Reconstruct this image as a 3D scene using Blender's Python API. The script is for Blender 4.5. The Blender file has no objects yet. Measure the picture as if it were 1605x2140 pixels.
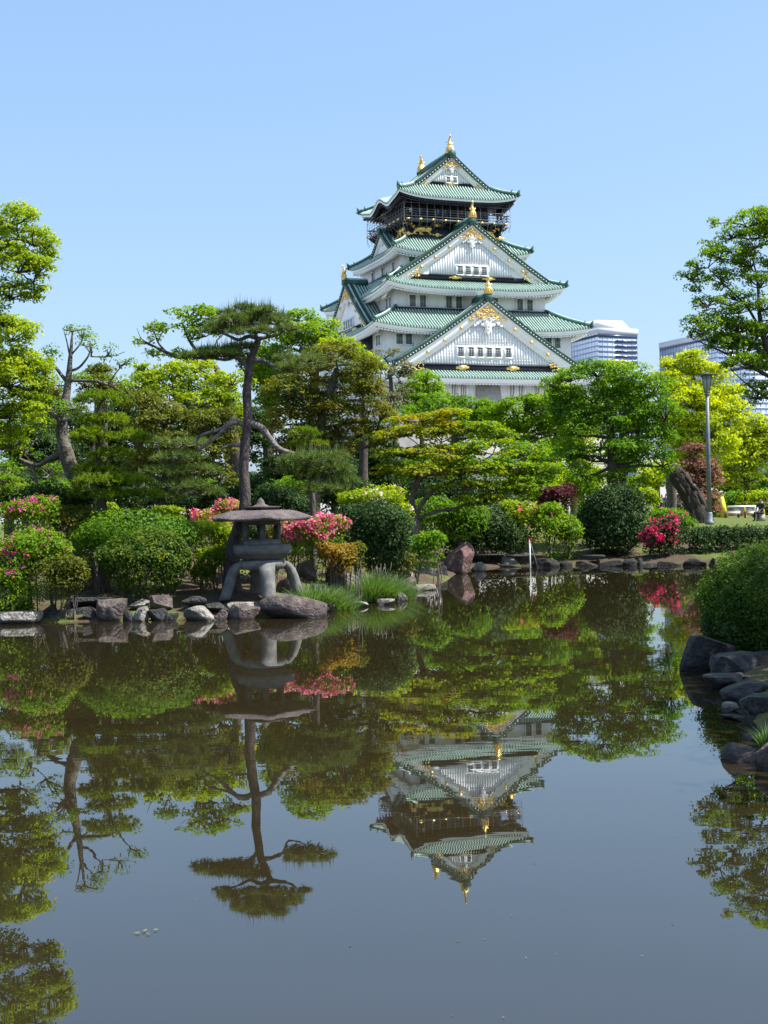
import bpy, math, random
import numpy as np
from math import sin, cos, pi, radians, sqrt

# ------------------------------------------------------------------ camera, sky, sun, exposure
SC = bpy.context.scene
COL = SC.collection
F_PX, W_PX, H_PX = 2720.0, 1605.0, 2140.0
CAM = np.array([0.0, 0.0, 2.0])
ROLL, PITCH = radians(1.2), math.atan(12.0 / F_PX)
FWD = np.array([0, cos(PITCH), -sin(PITCH)])
_U0 = np.array([0, sin(PITCH), cos(PITCH)])
_R0 = np.array([1.0, 0, 0])
RGT = _R0 * cos(ROLL) - _U0 * sin(ROLL)
UPV = _R0 * sin(ROLL) + _U0 * cos(ROLL)
import mathutils
cam_data = bpy.data.cameras.new('camera')
cam = bpy.data.objects.new('camera', cam_data)
COL.objects.link(cam)
cam.matrix_world = mathutils.Matrix((
    (RGT[0], UPV[0], -FWD[0], CAM[0]), (RGT[1], UPV[1], -FWD[1], CAM[1]),
    (RGT[2], UPV[2], -FWD[2], CAM[2]), (0, 0, 0, 1)))
cam_data.sensor_fit = 'VERTICAL'
cam_data.sensor_height = 24.0
cam_data.lens = 24.0 * F_PX / H_PX
cam_data.clip_start = 0.1
cam_data.clip_end = 9000
SC.camera = cam

SUN_EL, SUN_AZ = radians(56), radians(-10)           # azimuth from +X towards +Y
SUN_DIR = np.array([cos(SUN_AZ) * cos(SUN_EL), sin(SUN_AZ) * cos(SUN_EL), sin(SUN_EL)])
world = bpy.data.worlds.new('World')
SC.world = world
world.use_nodes = True
wn, wl = world.node_tree.nodes, world.node_tree.links
wn.clear()
sky = wn.new('ShaderNodeTexSky')
sky.sky_type = 'NISHITA'
sky.sun_disc = False
sky.sun_elevation = SUN_EL
sky.sun_rotation = pi / 2 - SUN_AZ
sky.altitude = 0
sky.air_density = 1.3
sky.dust_density = 1.6
sky.ozone_density = 2.2
bg = wn.new('ShaderNodeBackground')
bg.inputs['Strength'].default_value = 0.107
wo = wn.new('ShaderNodeOutputWorld')
mixs = wn.new('ShaderNodeMixRGB')            # thin uniform haze brightens and evens the blue
mixs.inputs[0].default_value = 0.5
mixs.inputs[2].default_value = (1.6, 2.75, 4.7, 1)
wl.new(sky.outputs[0], mixs.inputs[1])
wl.new(mixs.outputs[0], bg.inputs['Color'])
wl.new(bg.outputs[0], wo.inputs['Surface'])
sun_data = bpy.data.lights.new('sun', 'SUN')
sun_data.energy = 4.5
sun_data.angle = radians(0.5)
sun_data.color = (1.0, 0.97, 0.91)
sun = bpy.data.objects.new('sun', sun_data)
COL.objects.link(sun)
sun.rotation_euler = mathutils.Vector(-SUN_DIR).to_track_quat('-Z', 'Y').to_euler()
SC.view_settings.view_transform = 'Standard'
SC.view_settings.look = 'None'
SC.view_settings.exposure = 1.05
SC.view_settings.gamma = 1.0
SC.view_settings.use_curve_mapping = False
SC.render.engine = 'CYCLES'
cy = SC.cycles
cy.max_bounces = 7
cy.diffuse_bounces = 3
cy.glossy_bounces = 3
cy.transmission_bounces = 2
cy.transparent_max_bounces = 4
cy.caustics_reflective = False
cy.caustics_refractive = False
cy.use_denoising = True
try:
    cy.denoiser = 'OPENIMAGEDENOISE'
    cy.denoising_prefilter = 'ACCURATE'
except Exception:
    pass

# ------------------------------------------------------------------ helpers
RNG = np.random.default_rng(7)


def P(px, py, d):
    """World point at depth d (metres along +Y) that the photograph shows at pixel (px, py)."""
    r = FWD + RGT * ((px - W_PX / 2) / F_PX) + UPV * ((H_PX / 2 - py) / F_PX)
    return CAM + r * (d / r[1])


def PW(px, py, z=0.0):
    r = FWD + RGT * ((px - W_PX / 2) / F_PX) + UPV * ((H_PX / 2 - py) / F_PX)
    return CAM + r * ((z - CAM[2]) / r[2])


class MB:
    """Collects vertices and faces and links them as one mesh object."""

    def __init__(self):
        self.v, self.n, self.f = [], 0, []
        self.attr = []

    def add(self, verts, faces, m=0, var=None):
        verts = np.asarray(verts, float).reshape(-1, 3)
        if isinstance(faces, np.ndarray):
            groups = [faces]
        else:
            by = {}
            for f in faces:
                by.setdefault(len(f), []).append(f)
            groups = [np.array(g) for g in by.values()]
        for g in groups:
            if len(g):
                self.f.append((g + self.n, m))
                self.attr.append(np.full(len(g), 0.5) if var is None else np.broadcast_to(var, (len(g),)))
        self.v.append(verts)
        self.n += len(verts)
        return self

    def box(self, c, s, rz=0.0, m=0, taper=1.0):
        x, y, z = np.array(s) / 2.0
        p = np.array([(-x, -y, -z), (x, -y, -z), (x, y, -z), (-x, y, -z), (-x * taper, -y * taper, z), (x * taper, -y * taper, z),
                      (x * taper, y * taper, z), (-x * taper, y * taper, z)])
        if rz:
            cs, sn = cos(rz), sin(rz)
            p = np.c_[p[:, 0] * cs - p[:, 1] * sn, p[:, 0] * sn + p[:, 1] * cs, p[:, 2]]
        return self.add(p + np.array(c), np.array([(0, 3, 2, 1), (4, 5, 6, 7), (0, 1, 5, 4), (1, 2, 6, 5), (2, 3, 7, 6), (3, 0, 4, 7)]), m)

    def hexa(self, p8, m=0):
        return self.add(p8, np.array([(0, 3, 2, 1), (4, 5, 6, 7), (0, 1, 5, 4), (1, 2, 6, 5), (2, 3, 7, 6), (3, 0, 4, 7)]), m)

    def tube(self, pts, rad, n=8, m=0, caps=True, jit=0.0, rng=None):
        pts = np.asarray(pts, float)
        k = len(pts)
        rad = np.broadcast_to(np.asarray(rad, float), (k,))
        t = np.gradient(pts, axis=0)
        t /= np.linalg.norm(t, axis=1, keepdims=True) + 1e-9
        ref = np.array([0.0, 0, 1]) if abs(t[0, 2]) < 0.8 else np.array([1.0, 0, 0])
        V = []
        a = np.arange(n) * 2 * pi / n
        for i in range(k):
            ref = ref - t[i] * (ref @ t[i])
            ref /= np.linalg.norm(ref) + 1e-9
            b = np.cross(t[i], ref)
            r = rad[i]
            if jit:
                r = r * (1 + jit * (rng.random(n) - 0.5) * 2)
                r = r[:, None]
            V.append(pts[i] + (np.cos(a)[:, None] * ref + np.sin(a)[:, None] * b) * r)
        V = np.concatenate(V)
        i, j = np.meshgrid(np.arange(k - 1), np.arange(n), indexing='ij')
        i, j = i.ravel(), j.ravel()
        j2 = (j + 1) % n
        faces = np.c_[i * n + j, i * n + j2, (i + 1) * n + j2, (i + 1) * n + j]
        base = self.n
        self.add(V, faces, m)
        if caps:
            self.f.append((np.array([list(range(n))[::-1]]) + base, m))
            self.attr.append(np.array([0.5]))
            self.f.append((np.array([list(range((k - 1) * n, k * n))]) + base, m))
            self.attr.append(np.array([0.5]))
        return self

    def lathe(self, prof, n=16, c=(0, 0, 0), m=0, rot=0.0, closed=True):
        prof = np.asarray(prof, float)
        k = len(prof)
        a = np.arange(n) * 2 * pi / n + rot
        V = np.concatenate([np.c_[r * np.cos(a), r * np.sin(a), np.full(n, z)] for r, z in prof]) + np.array(c)
        i, j = np.meshgrid(np.arange(k - 1), np.arange(n), indexing='ij')
        i, j = i.ravel(), j.ravel()
        j2 = (j + 1) % n
        faces = np.c_[i * n + j, i * n + j2, (i + 1) * n + j2, (i + 1) * n + j]
        base = self.n
        self.add(V, faces, m)
        if closed:
            for idx in (list(range(n))[::-1], list(range((k - 1) * n, k * n))):
                self.f.append((np.array([idx]) + base, m))
                self.attr.append(np.array([0.5]))
        return self

    def grid(self, G, m=0, flip=False):
        a, b = G.shape[:2]
        i, j = np.meshgrid(np.arange(a - 1), np.arange(b - 1), indexing='ij')
        i, j = i.ravel(), j.ravel()
        f = np.c_[i * b + j, (i + 1) * b + j, (i + 1) * b + j + 1, i * b + j + 1]
        if flip:
            f = f[:, ::-1]
        return self.add(G.reshape(-1, 3), f, m)

    def prism(self, poly, fn, d0, d1, m=0):
        """2-D outline extruded between two depths; fn(u, z, depth) gives the point."""
        k = len(poly)
        V = [fn(u, z, d0) for u, z in poly] + [fn(u, z, d1) for u, z in poly]
        F = [tuple(range(k))[::-1], tuple(range(k, 2 * k))] + [(i, (i + 1) % k, (i + 1) % k + k, i + k) for i in range(k)]
        return self.add(V, F, m)

    def build(self, name, mats, parent=None, smooth=False, offset=None, var=False):
        me = bpy.data.meshes.new(name)
        V = np.concatenate(self.v)
        if offset is not None:
            V = V - np.array(offset)
        me.vertices.add(len(V))
        me.vertices.foreach_set('co', V.astype(np.float32).ravel())
        nl = sum(g.size for g, _ in self.f)
        npoly = sum(len(g) for g, _ in self.f)
        me.loops.add(nl)
        me.polygons.add(npoly)
        me.loops.foreach_set('vertex_index', np.concatenate([g.ravel() for g, _ in self.f]).astype(np.int32))
        tot = np.concatenate([np.full(len(g), g.shape[1]) for g, _ in self.f])
        me.polygons.foreach_set('loop_start', (np.cumsum(tot) - tot).astype(np.int32))
        me.polygons.foreach_set('material_index', np.concatenate([np.full(len(g), mm) for g, mm in self.f]).astype(np.int32))
        if smooth:
            me.polygons.foreach_set('use_smooth', np.ones(npoly, bool))
        for mt in (mats if isinstance(mats, (list, tuple)) else [mats]):
            me.materials.append(mt)
        if var:
            at = me.attributes.new('var', 'FLOAT', 'FACE')
            at.data.foreach_set('value', np.concatenate(self.attr).astype(np.float32))
        me.update(calc_edges=True)
        o = bpy.data.objects.new(name, me)
        COL.objects.link(o)
        if parent is not None:
            o.parent = parent
        return o


def empty(name, loc=(0, 0, 0), rz=0.0):
    o = bpy.data.objects.new(name, None)
    o.location = loc
    o.rotation_euler = (0, 0, rz)
    o.empty_display_size = 0.2
    COL.objects.link(o)
    return o


def tag(o, label, cat, group=None):
    o['label'] = label
    o['category'] = cat
    if group:
        o['group'] = group
    return o


def copy_tree(o, parent=None):
    c = o.copy()
    COL.objects.link(c)
    c.parent = parent
    for ch in list(o.children):
        copy_tree(ch, c)
    return c


# ------------------------------------------------------------------ materials
def new_mat(name):
    m = bpy.data.materials.new(name)
    m.use_nodes = True
    nt = m.node_tree
    nt.nodes.clear()
    return m, nt.nodes, nt.links


def mat(name, c1, c2=None, scale=3.0, rough=0.7, metal=0.0, bump=0.0, bscale=None, detail=6.0, spec=0.4, c3=None, stretch=None, lo=0.35, hi=0.65):
    m, N, L = new_mat(name)
    out = N.new('ShaderNodeOutputMaterial')
    b = N.new('ShaderNodeBsdfPrincipled')
    b.inputs['Roughness'].default_value = rough
    b.inputs['Metallic'].default_value = metal
    b.inputs['Specular IOR Level'].default_value = spec
    L.new(b.outputs[0], out.inputs['Surface'])
    b.inputs['Base Color'].default_value = (*c1, 1)
    tc = N.new('ShaderNodeTexCoord')
    src = tc.outputs['Object']
    if stretch:
        mp = N.new('ShaderNodeMapping')
        mp.inputs['Scale'].default_value = stretch
        L.new(src, mp.inputs['Vector'])
        src = mp.outputs[0]
    if c2 is not None:
        n = N.new('ShaderNodeTexNoise')
        n.inputs['Scale'].default_value = scale
        n.inputs['Detail'].default_value = detail
        n.inputs['Roughness'].default_value = 0.65
        L.new(src, n.inputs['Vector'])
        r = N.new('ShaderNodeValToRGB')
        r.color_ramp.elements[0].position = lo
        r.color_ramp.elements[0].color = (*c1, 1)
        r.color_ramp.elements[1].position = hi
        r.color_ramp.elements[1].color = (*c2, 1)
        if c3 is not None:
            e = r.color_ramp.elements.new(min(0.95, hi + 0.12))
            e.color = (*c3, 1)
        L.new(n.outputs['Fac'], r.inputs['Fac'])
        L.new(r.outputs[0], b.inputs['Base Color'])
    if bump:
        n2 = N.new('ShaderNodeTexNoise')
        n2.inputs['Scale'].default_value = bscale or scale * 4
        n2.inputs['Detail'].default_value = 8
        L.new(src, n2.inputs['Vector'])
        bp = N.new('ShaderNodeBump')
        bp.inputs['Strength'].default_value = bump
        bp.inputs['Distance'].default_value = 0.05
        L.new(n2.outputs['Fac'], bp.inputs['Height'])
        L.new(bp.outputs[0], b.inputs['Normal'])
    return m


def leaf_mat(name, stops, trans=0.45, gloss=0.012, rough=0.6):
    """Leaf: colour picked per leaf from the attribute var; reflects and lets light through."""
    m, N, L = new_mat(name)
    out = N.new('ShaderNodeOutputMaterial')
    at = N.new('ShaderNodeAttribute')
    at.attribute_name = 'var'
    r = N.new('ShaderNodeValToRGB')
    el = r.color_ramp.elements
    el[0].position, el[0].color = stops[0][0], (*stops[0][1], 1)
    el[1].position, el[1].color = stops[-1][0], (*stops[-1][1], 1)
    for p, c in stops[1:-1]:
        e = el.new(p)
        e.color = (*c, 1)
    L.new(at.outputs['Fac'], r.inputs['Fac'])
    d = N.new('ShaderNodeBsdfDiffuse')
    t = N.new('ShaderNodeBsdfTranslucent')
    g = N.new('ShaderNodeBsdfGlossy')
    g.inputs['Roughness'].default_value = rough
    g.inputs['Color'].default_value = (0.9, 0.95, 0.85, 1)
    hs = N.new('ShaderNodeHueSaturation')
    hs.inputs['Hue'].default_value = 0.485
    hs.inputs['Saturation'].default_value = 1.1
    hs.inputs['Value'].default_value = 1.85
    L.new(r.outputs[0], d.inputs['Color'])
    L.new(r.outputs[0], hs.inputs['Color'])
    L.new(hs.outputs[0], t.inputs['Color'])
    mx = N.new('ShaderNodeMixShader')
    mx.inputs[0].default_value = trans
    L.new(d.outputs[0], mx.inputs[1])
    L.new(t.outputs[0], mx.inputs[2])
    m2 = N.new('ShaderNodeMixShader')
    m2.inputs[0].default_value = gloss
    L.new(mx.outputs[0], m2.inputs[1])
    L.new(g.outputs[0], m2.inputs[2])
    L.new(m2.outputs[0], out.inputs['Surface'])
    return m


M = {}
M['tile'] = mat('copper_green_tile', (0.33, 0.47, 0.39), (0.50, 0.62, 0.54), 1.6, 0.5, 0, 0.15, 8, c3=(0.62, 0.72, 0.65))
M['pan'] = mat('shaded_weathered_pan', (0.014, 0.038, 0.031), (0.03, 0.075, 0.058), 1.0, 0.75)  # weathered pans, their green darkened further to stand for shade between the ribs
M['ridge'] = mat('ridge_copper', (0.022, 0.075, 0.06), (0.05, 0.14, 0.108), 1.5, 0.6)
M['tileend'] = mat('pale_tile_end', (0.42, 0.52, 0.46), (0.55, 0.64, 0.58), 3.0, 0.7)
M['plaster'] = mat('white_plaster', (0.69, 0.70, 0.705), (0.84, 0.85, 0.86), 0.8, 0.85, stretch=(1, 1, 0.22), detail=9)
M['white'] = mat('white_woodwork', (0.82, 0.83, 0.84), (0.87, 0.88, 0.89), 1.0, 0.7)
M['lacquer'] = mat('black_lacquer', (0.012, 0.013, 0.02), (0.022, 0.024, 0.035), 1.0, 0.45)
M['darkwin'] = mat('dark_window', (0.035, 0.045, 0.05), (0.06, 0.07, 0.075), 2.0, 0.3)
M['grille'] = mat('window_grille_grey', (0.22, 0.25, 0.26), (0.30, 0.33, 0.33), 2.0, 0.6)
M['gold'] = mat('gilded_metal', (0.80, 0.50, 0.12), (0.95, 0.68, 0.25), 2.5, 0.38, 0.75)
M['rail'] = mat('dark_rail', (0.06, 0.065, 0.075), (0.10, 0.105, 0.11), 1.0, 0.5)
M['wire'] = mat('net_wire', (0.25, 0.26, 0.27), None, rough=0.5)
M['stonebase'] = mat('castle_base_stone', (0.22, 0.21, 0.19), (0.34, 0.32, 0.29), 0.6, 0.9, 0, 0.5)


# ------------------------------------------------------------------ castle keep
ALPHA = radians(20.47)
castle = empty('castle_keep', (8.61, 190.0, 0.0), ALPHA)
tag(castle, 'tall white castle keep with green tiled gabled roofs and a black and gold top storey', 'castle')


def S(k):
    """Side k (0 front, 1 right, 2 back, 3 left): (along u, outward v, z) to castle coordinates."""
    def fn(u, v, z):
        u, v, z = np.broadcast_arrays(np.asarray(u, float), np.asarray(v, float), np.asarray(z, float))
        x, y = [(u, -v), (v, u), (-u, v), (-v, -u)][k]
        return np.stack([x, y, z], -1)
    return fn


def hip_roof(A, B, A2, B2, z0, z1, up, wallA, wallB, dark=False, bump=0.0, sides=(0, 1, 2, 3), pitch=0.42):
    tiles, raft = MB(), MB()
    pieces = []
    H = z1 - z0
    prof = lambda t: 0.8 * t + 0.2 * t * t
    for k in sides:
        s = S(k)
        ridges, fascia, orn = MB(), MB(), MB()
        pieces.append((ridges, fascia, orn))
        W, D0, W2, D1 = (A, B, A2, B2) if k % 2 == 0 else (B, A, B2, A2)
        wv = wallB if k % 2 == 0 else wallA

        def pt(u, t, dz=0.0, s=s, W=W, D0=D0, W2=W2, D1=D1, k=k):
            u = np.asarray(u, float)
            t = np.asarray(t, float)
            w = W + (W2 - W) * t
            r = np.clip(np.abs(u) / w, 0, 1)
            z = z0 + H * prof(t) + up * r ** 4 * (1 - t) ** 1.3
            if bump and k in (1, 3):
                z = z + (bump * np.exp(-(u / 1.9) ** 2) - 0.28 * bump * np.exp(-((np.abs(u) - 3.6) / 1.3) ** 2)) * (1 - t) ** 1.2
            return s(u, D0 + (D1 - D0) * t, z + dz)

        n = int(2 * W / pitch)
        p = 2 * W / n
        ub = -W + p * np.arange(n + 1)
        tm = np.minimum(1, (W - np.abs(ub)) / max(W - W2, 1e-6))
        ts = np.linspace(0, 1, 7)
        G = pt(np.repeat(ub[:, None], 7, 1), tm[:, None] * ts[None])
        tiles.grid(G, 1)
        uc = ub[:-1] + p / 2
        tmc = np.minimum(1, (W - np.abs(uc)) / max(W - W2, 1e-6))
        T = tmc[:, None] * ts[None]
        hw, hh = p * 0.23, 0.17
        for (o0, h0), (o1, h1) in (((-hw, 0), (-hw * .55, hh)), ((-hw * .55, hh), (hw * .55, hh)), ((hw * .55, hh), (hw, 0))):
            for i in range(n):
                a = pt(uc[i] + o0, T[i], h0)
                b = pt(uc[i] + o1, T[i], h1)
                tiles.grid(np.stack([a, b]), 0)
        # eave tile ends
        for i in range(n):
            c = pt(uc[i], 0.0)
            q = s(np.array([-hw, -hw * .6, hw * .6, hw, hw * .5, -hw * .5]) + 0, np.zeros(6), np.array([0, hh, hh, 0, -.12, -.12]))
            q = q + (c - s(0, 0, 0)) + (s(0, 0.03, 0) - s(0, 0, 0))
            tiles.add(q, np.array([[0, 1, 2, 3, 4, 5]]), 0)
        # eave edge: tile lip, two white boards, sloping soffit
        uu = np.linspace(-1, 1, 61)
        lines = [(0.02, -0.02, 2), (0.02, -0.16, 2), (-0.10, -0.17, 0), (-0.10, -0.44, 0), (-0.35, -0.46, 0), (-0.35, -0.70, 0)]
        rows = []
        for dv, dz, _ in lines:
            f = (W + dv) / W
            base = pt(uu * W, 0.0)
            rows.append(base + (s(0, dv, dz) - s(0, 0, 0)) + (s(uu * dv, 0, 0) - s(0, 0, 0)))
        rows.append(s(uu * (W - 0.35) * 0 + np.clip(uu * W, -(W2 if W2 < W else W), (W2 if W2 < W else W)) * 1.0, wv - 0.02, np.full(61, z0 - 0.70 + min(H * 0.4, (D0 - wv) * 0.35))))
        for i in range(len(rows) - 1):
            fascia.grid(np.stack([rows[i], rows[i + 1]]), 1 if i == 0 else (0 if not dark or i < 3 else 2))
        nr = int(2 * W / 0.46)
        for i in range(nr):
            u = -W + (i + .5) * 2 * W / nr
            if abs(u) > W - 0.5:
                continue
            c = pt(u, 0.0)
            dz = -0.83
            p8 = []
            for zz in (-0.11, 0.11):
                for (du, dv) in ((-.11, -.32), (.11, -.32), (.11, -1.3), (-.11, -1.3)):
                    p8.append(c + (s(du, dv, dz + zz + (0.25 if dv < -1 else 0)) - s(0, 0, 0)))
            raft.hexa(np.array(p8)[[0, 1, 2, 3, 4, 5, 6, 7]])
        # hip ridge on the right-hand corner of this side
        tt = np.linspace(0, 1, 9)
        line = pt((W + (W2 - W) * tt), tt)
        line[:, 2] += 0.22
        ridges.tube(line, 0.24, 6, 0)
        line2 = line.copy()
        line2[:, 2] += 0.24
        ridges.tube(line2[:-1], 0.13, 6, 1)
        d = line[0] - line[1]
        d[2] = 0
        d /= np.linalg.norm(d)
        c = line[0]
        orn.tube([c + d * 0.0, c + d * 0.15 + [0, 0, .25], c + d * 0.28 + [0, 0, .5], c + d * 0.42 + [0, 0, .72]], [0.30, 0.26, 0.13, 0.03], 6)
        orn.tube([c + d * -0.9 + [0, 0, .25], c + d * -0.88 + [0, 0, .5], c + d * -0.72 + [0, 0, .82]], [0.2, 0.14, 0.03], 6)
        orn.tube([c - [0, 0, .25], c + d * 0.5 + [0, 0, -.05]], [0.22, 0.08], 6)
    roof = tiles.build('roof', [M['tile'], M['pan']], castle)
    for ridges, fascia, orn in pieces:
        ridges.build('hip_ridge', [M['ridge'], M['tile']], roof)
        fascia.build('eave_board', [M['white'], M['ridge'], M['lacquer']], roof)
        orn.build('corner_finial', M['ridge'], roof)
    raft.build('rafter_ends', M['lacquer'] if dark else M['white'], roof)['kind'] = 'stuff'
    return roof


def ellipsoid(mb, c, r, n=8, k=5, m=0, basis=None):
    th = np.linspace(0, pi, k + 2)[1:-1]
    ph = np.arange(n) * 2 * pi / n
    V = [np.array([0, 0, 1.0])] + [np.array([sin(t) * cos(p), sin(t) * sin(p), cos(t)]) for t in th for p in ph] + [np.array([0, 0, -1.0])]
    V = np.array(V) * np.array(r)
    if basis is not None:
        V = V @ basis
    F = [(0, 1 + j, 1 + (j + 1) % n) for j in range(n)]
    for i in range(k - 1):
        F += [(1 + i * n + j, 1 + (i + 1) * n + j, 1 + (i + 1) * n + (j + 1) % n, 1 + i * n + (j + 1) % n) for j in range(n)]
    e = 1 + k * n
    F += [(e, e - n + (j + 1) % n, e - n + j) for j in range(n)]
    mb.add(V + np.array(c), F, m)


def window(fn, u, z, w, h, v, bars=4, rows=2, frame=True, white_bars=False):
    """A barred window on the wall plane v of a side."""
    fr = MB()
    o = lambda a, b, c: fn(a, b, c)
    t = 0.13

    def bx(mb, u0, u1, z0, z1, v0, v1, m=0):
        p = [o(u0, v0, z0), o(u1, v0, z0), o(u1, v1, z0), o(u0, v1, z0), o(u0, v0, z1), o(u1, v0, z1), o(u1, v1, z1), o(u0, v1, z1)]
        mb.hexa(np.array(p), m)
    bx(fr, u - w / 2 - t, u + w / 2 + t, z + h / 2, z + h / 2 + t, v - .05, v + .14)
    bx(fr, u - w / 2 - t, u + w / 2 + t, z - h / 2 - t, z - h / 2, v - .05, v + .16)
    bx(fr, u - w / 2 - t, u - w / 2, z - h / 2, z + h / 2, v - .05, v + .12)
    bx(fr, u + w / 2, u + w / 2 + t, z - h / 2, z + h / 2, v - .05, v + .12)
    wi = fr.build('window', M['white'], castle)
    pn = MB()
    bx(pn, u - w / 2, u + w / 2, z - h / 2, z + h / 2, v - .05, v + .012)
    pn.build('pane', M['darkwin'], wi)
    g = MB()
    for i in range(bars):
        c = u - w / 2 + (i + .5) * w / bars
        bx(g, c - .05, c + .05, z - h / 2, z + h / 2, v + .02, v + .085)
    for i in range(rows):
        c = z - h / 2 + (i + 1) * h / (rows + 1)
        bx(g, u - w / 2, u + w / 2, c - .03, c + .03, v + .025, v + .06)
    g.build('window_grille', M['white'] if white_bars else M['grille'], wi)
    return wi


def shachi(c, h, ang, name='roof_ornament', tail=True):
    """Gilded dolphin-fish ornament on a crested pedestal, in castle coordinates."""
    mb = MB()
    c = np.array(c, float)
    ax = np.array([cos(ang), sin(ang), 0])
    si = np.array([-sin(ang), cos(ang), 0])
    z = np.array([0, 0, 1.0])
    k = h / 2.5
    prof = [(-.66, 0), (-.56, .35), (-.5, .75), (-.36, 1.0), (0, 1.12), (.36, 1.0), (.5, .75), (.56, .35), (.66, 0)]
    mb.prism(prof, lambda u, zz, d: c + si * u * k + z * zz * k + ax * d * k, -.32, .36)
    aa = np.linspace(0, pi, 9)
    mb.tube([c + ax * .38 * k + si * .36 * cos(a) * k + z * (.3 + .52 * sin(a)) * k for a in aa], .07 * k, 5)
    mb.tube([c + ax * .34 * k + z * .42 * k, c + ax * .48 * k + z * .42 * k], [.2 * k, .12 * k], 10)
    pts = [c + z * 1.0 * k + ax * .22 * k, c + z * 1.15 * k + ax * .12 * k, c + z * 1.42 * k - ax * .05 * k, c + z * 1.7 * k - ax * .12 * k, c + z * 1.98 * k - ax * .02 * k, c + z * 2.25 * k + ax * .12 * k]
    mb.tube(pts, np.array([.2, .36, .35, .28, .2, .12]) * k, 8)
    for dx, dz, w in ((.42, .25, .14), (.16, .5, .15), (-.2, .4, .12)):
        p0 = pts[-1] - z * .06 * k
        p1 = p0 + ax * dx * k + z * dz * k
        mb.tube([p0, (p0 + p1) / 2 + z * .05 * k, p1], [.09 * k, w * k, .02], 5)
    for sgn in (-1, 1):
        p0 = c + z * 1.25 * k
        mb.tube([p0, p0 + si * sgn * .42 * k + z * .12 * k, p0 + si * sgn * .56 * k + z * .42 * k], [.12 * k, .13 * k, .02], 5)
        p0 = c + z * 1.1 * k + ax * .3 * k
        mb.tube([p0, p0 + si * sgn * .2 * k + z * .2 * k + ax * .1 * k], [.08 * k, .02], 4)
    for i in range(4):
        p0 = pts[1 + i] - ax * .25 * k
        mb.tube([p0, p0 - ax * .2 * k + z * .2 * k], [.11 * k, .015], 4)
    return mb.build(name, M['gold'], castle)


def scroll_field(mb, fn, region, n, v, size, rng):
    """Raised scroll-work: short curled bars spread over a region (test function on u, z)."""
    cnt = 0
    while cnt < n:
        u = rng.uniform(region[0], region[1])
        z = rng.uniform(region[2], region[3])
        if not region[4](u, z):
            continue
        cnt += 1
        a0 = rng.uniform(0, 2 * pi)
        aa = a0 + np.linspace(0, 3.6, 6)
        r = size * np.linspace(1, .35, 6)
        pts = np.array([fn(u + rr * cos(a), v, z + rr * sin(a)) for a, rr in zip(aa, r)])
        mb.tube(pts, size * 0.26, 4)


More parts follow.
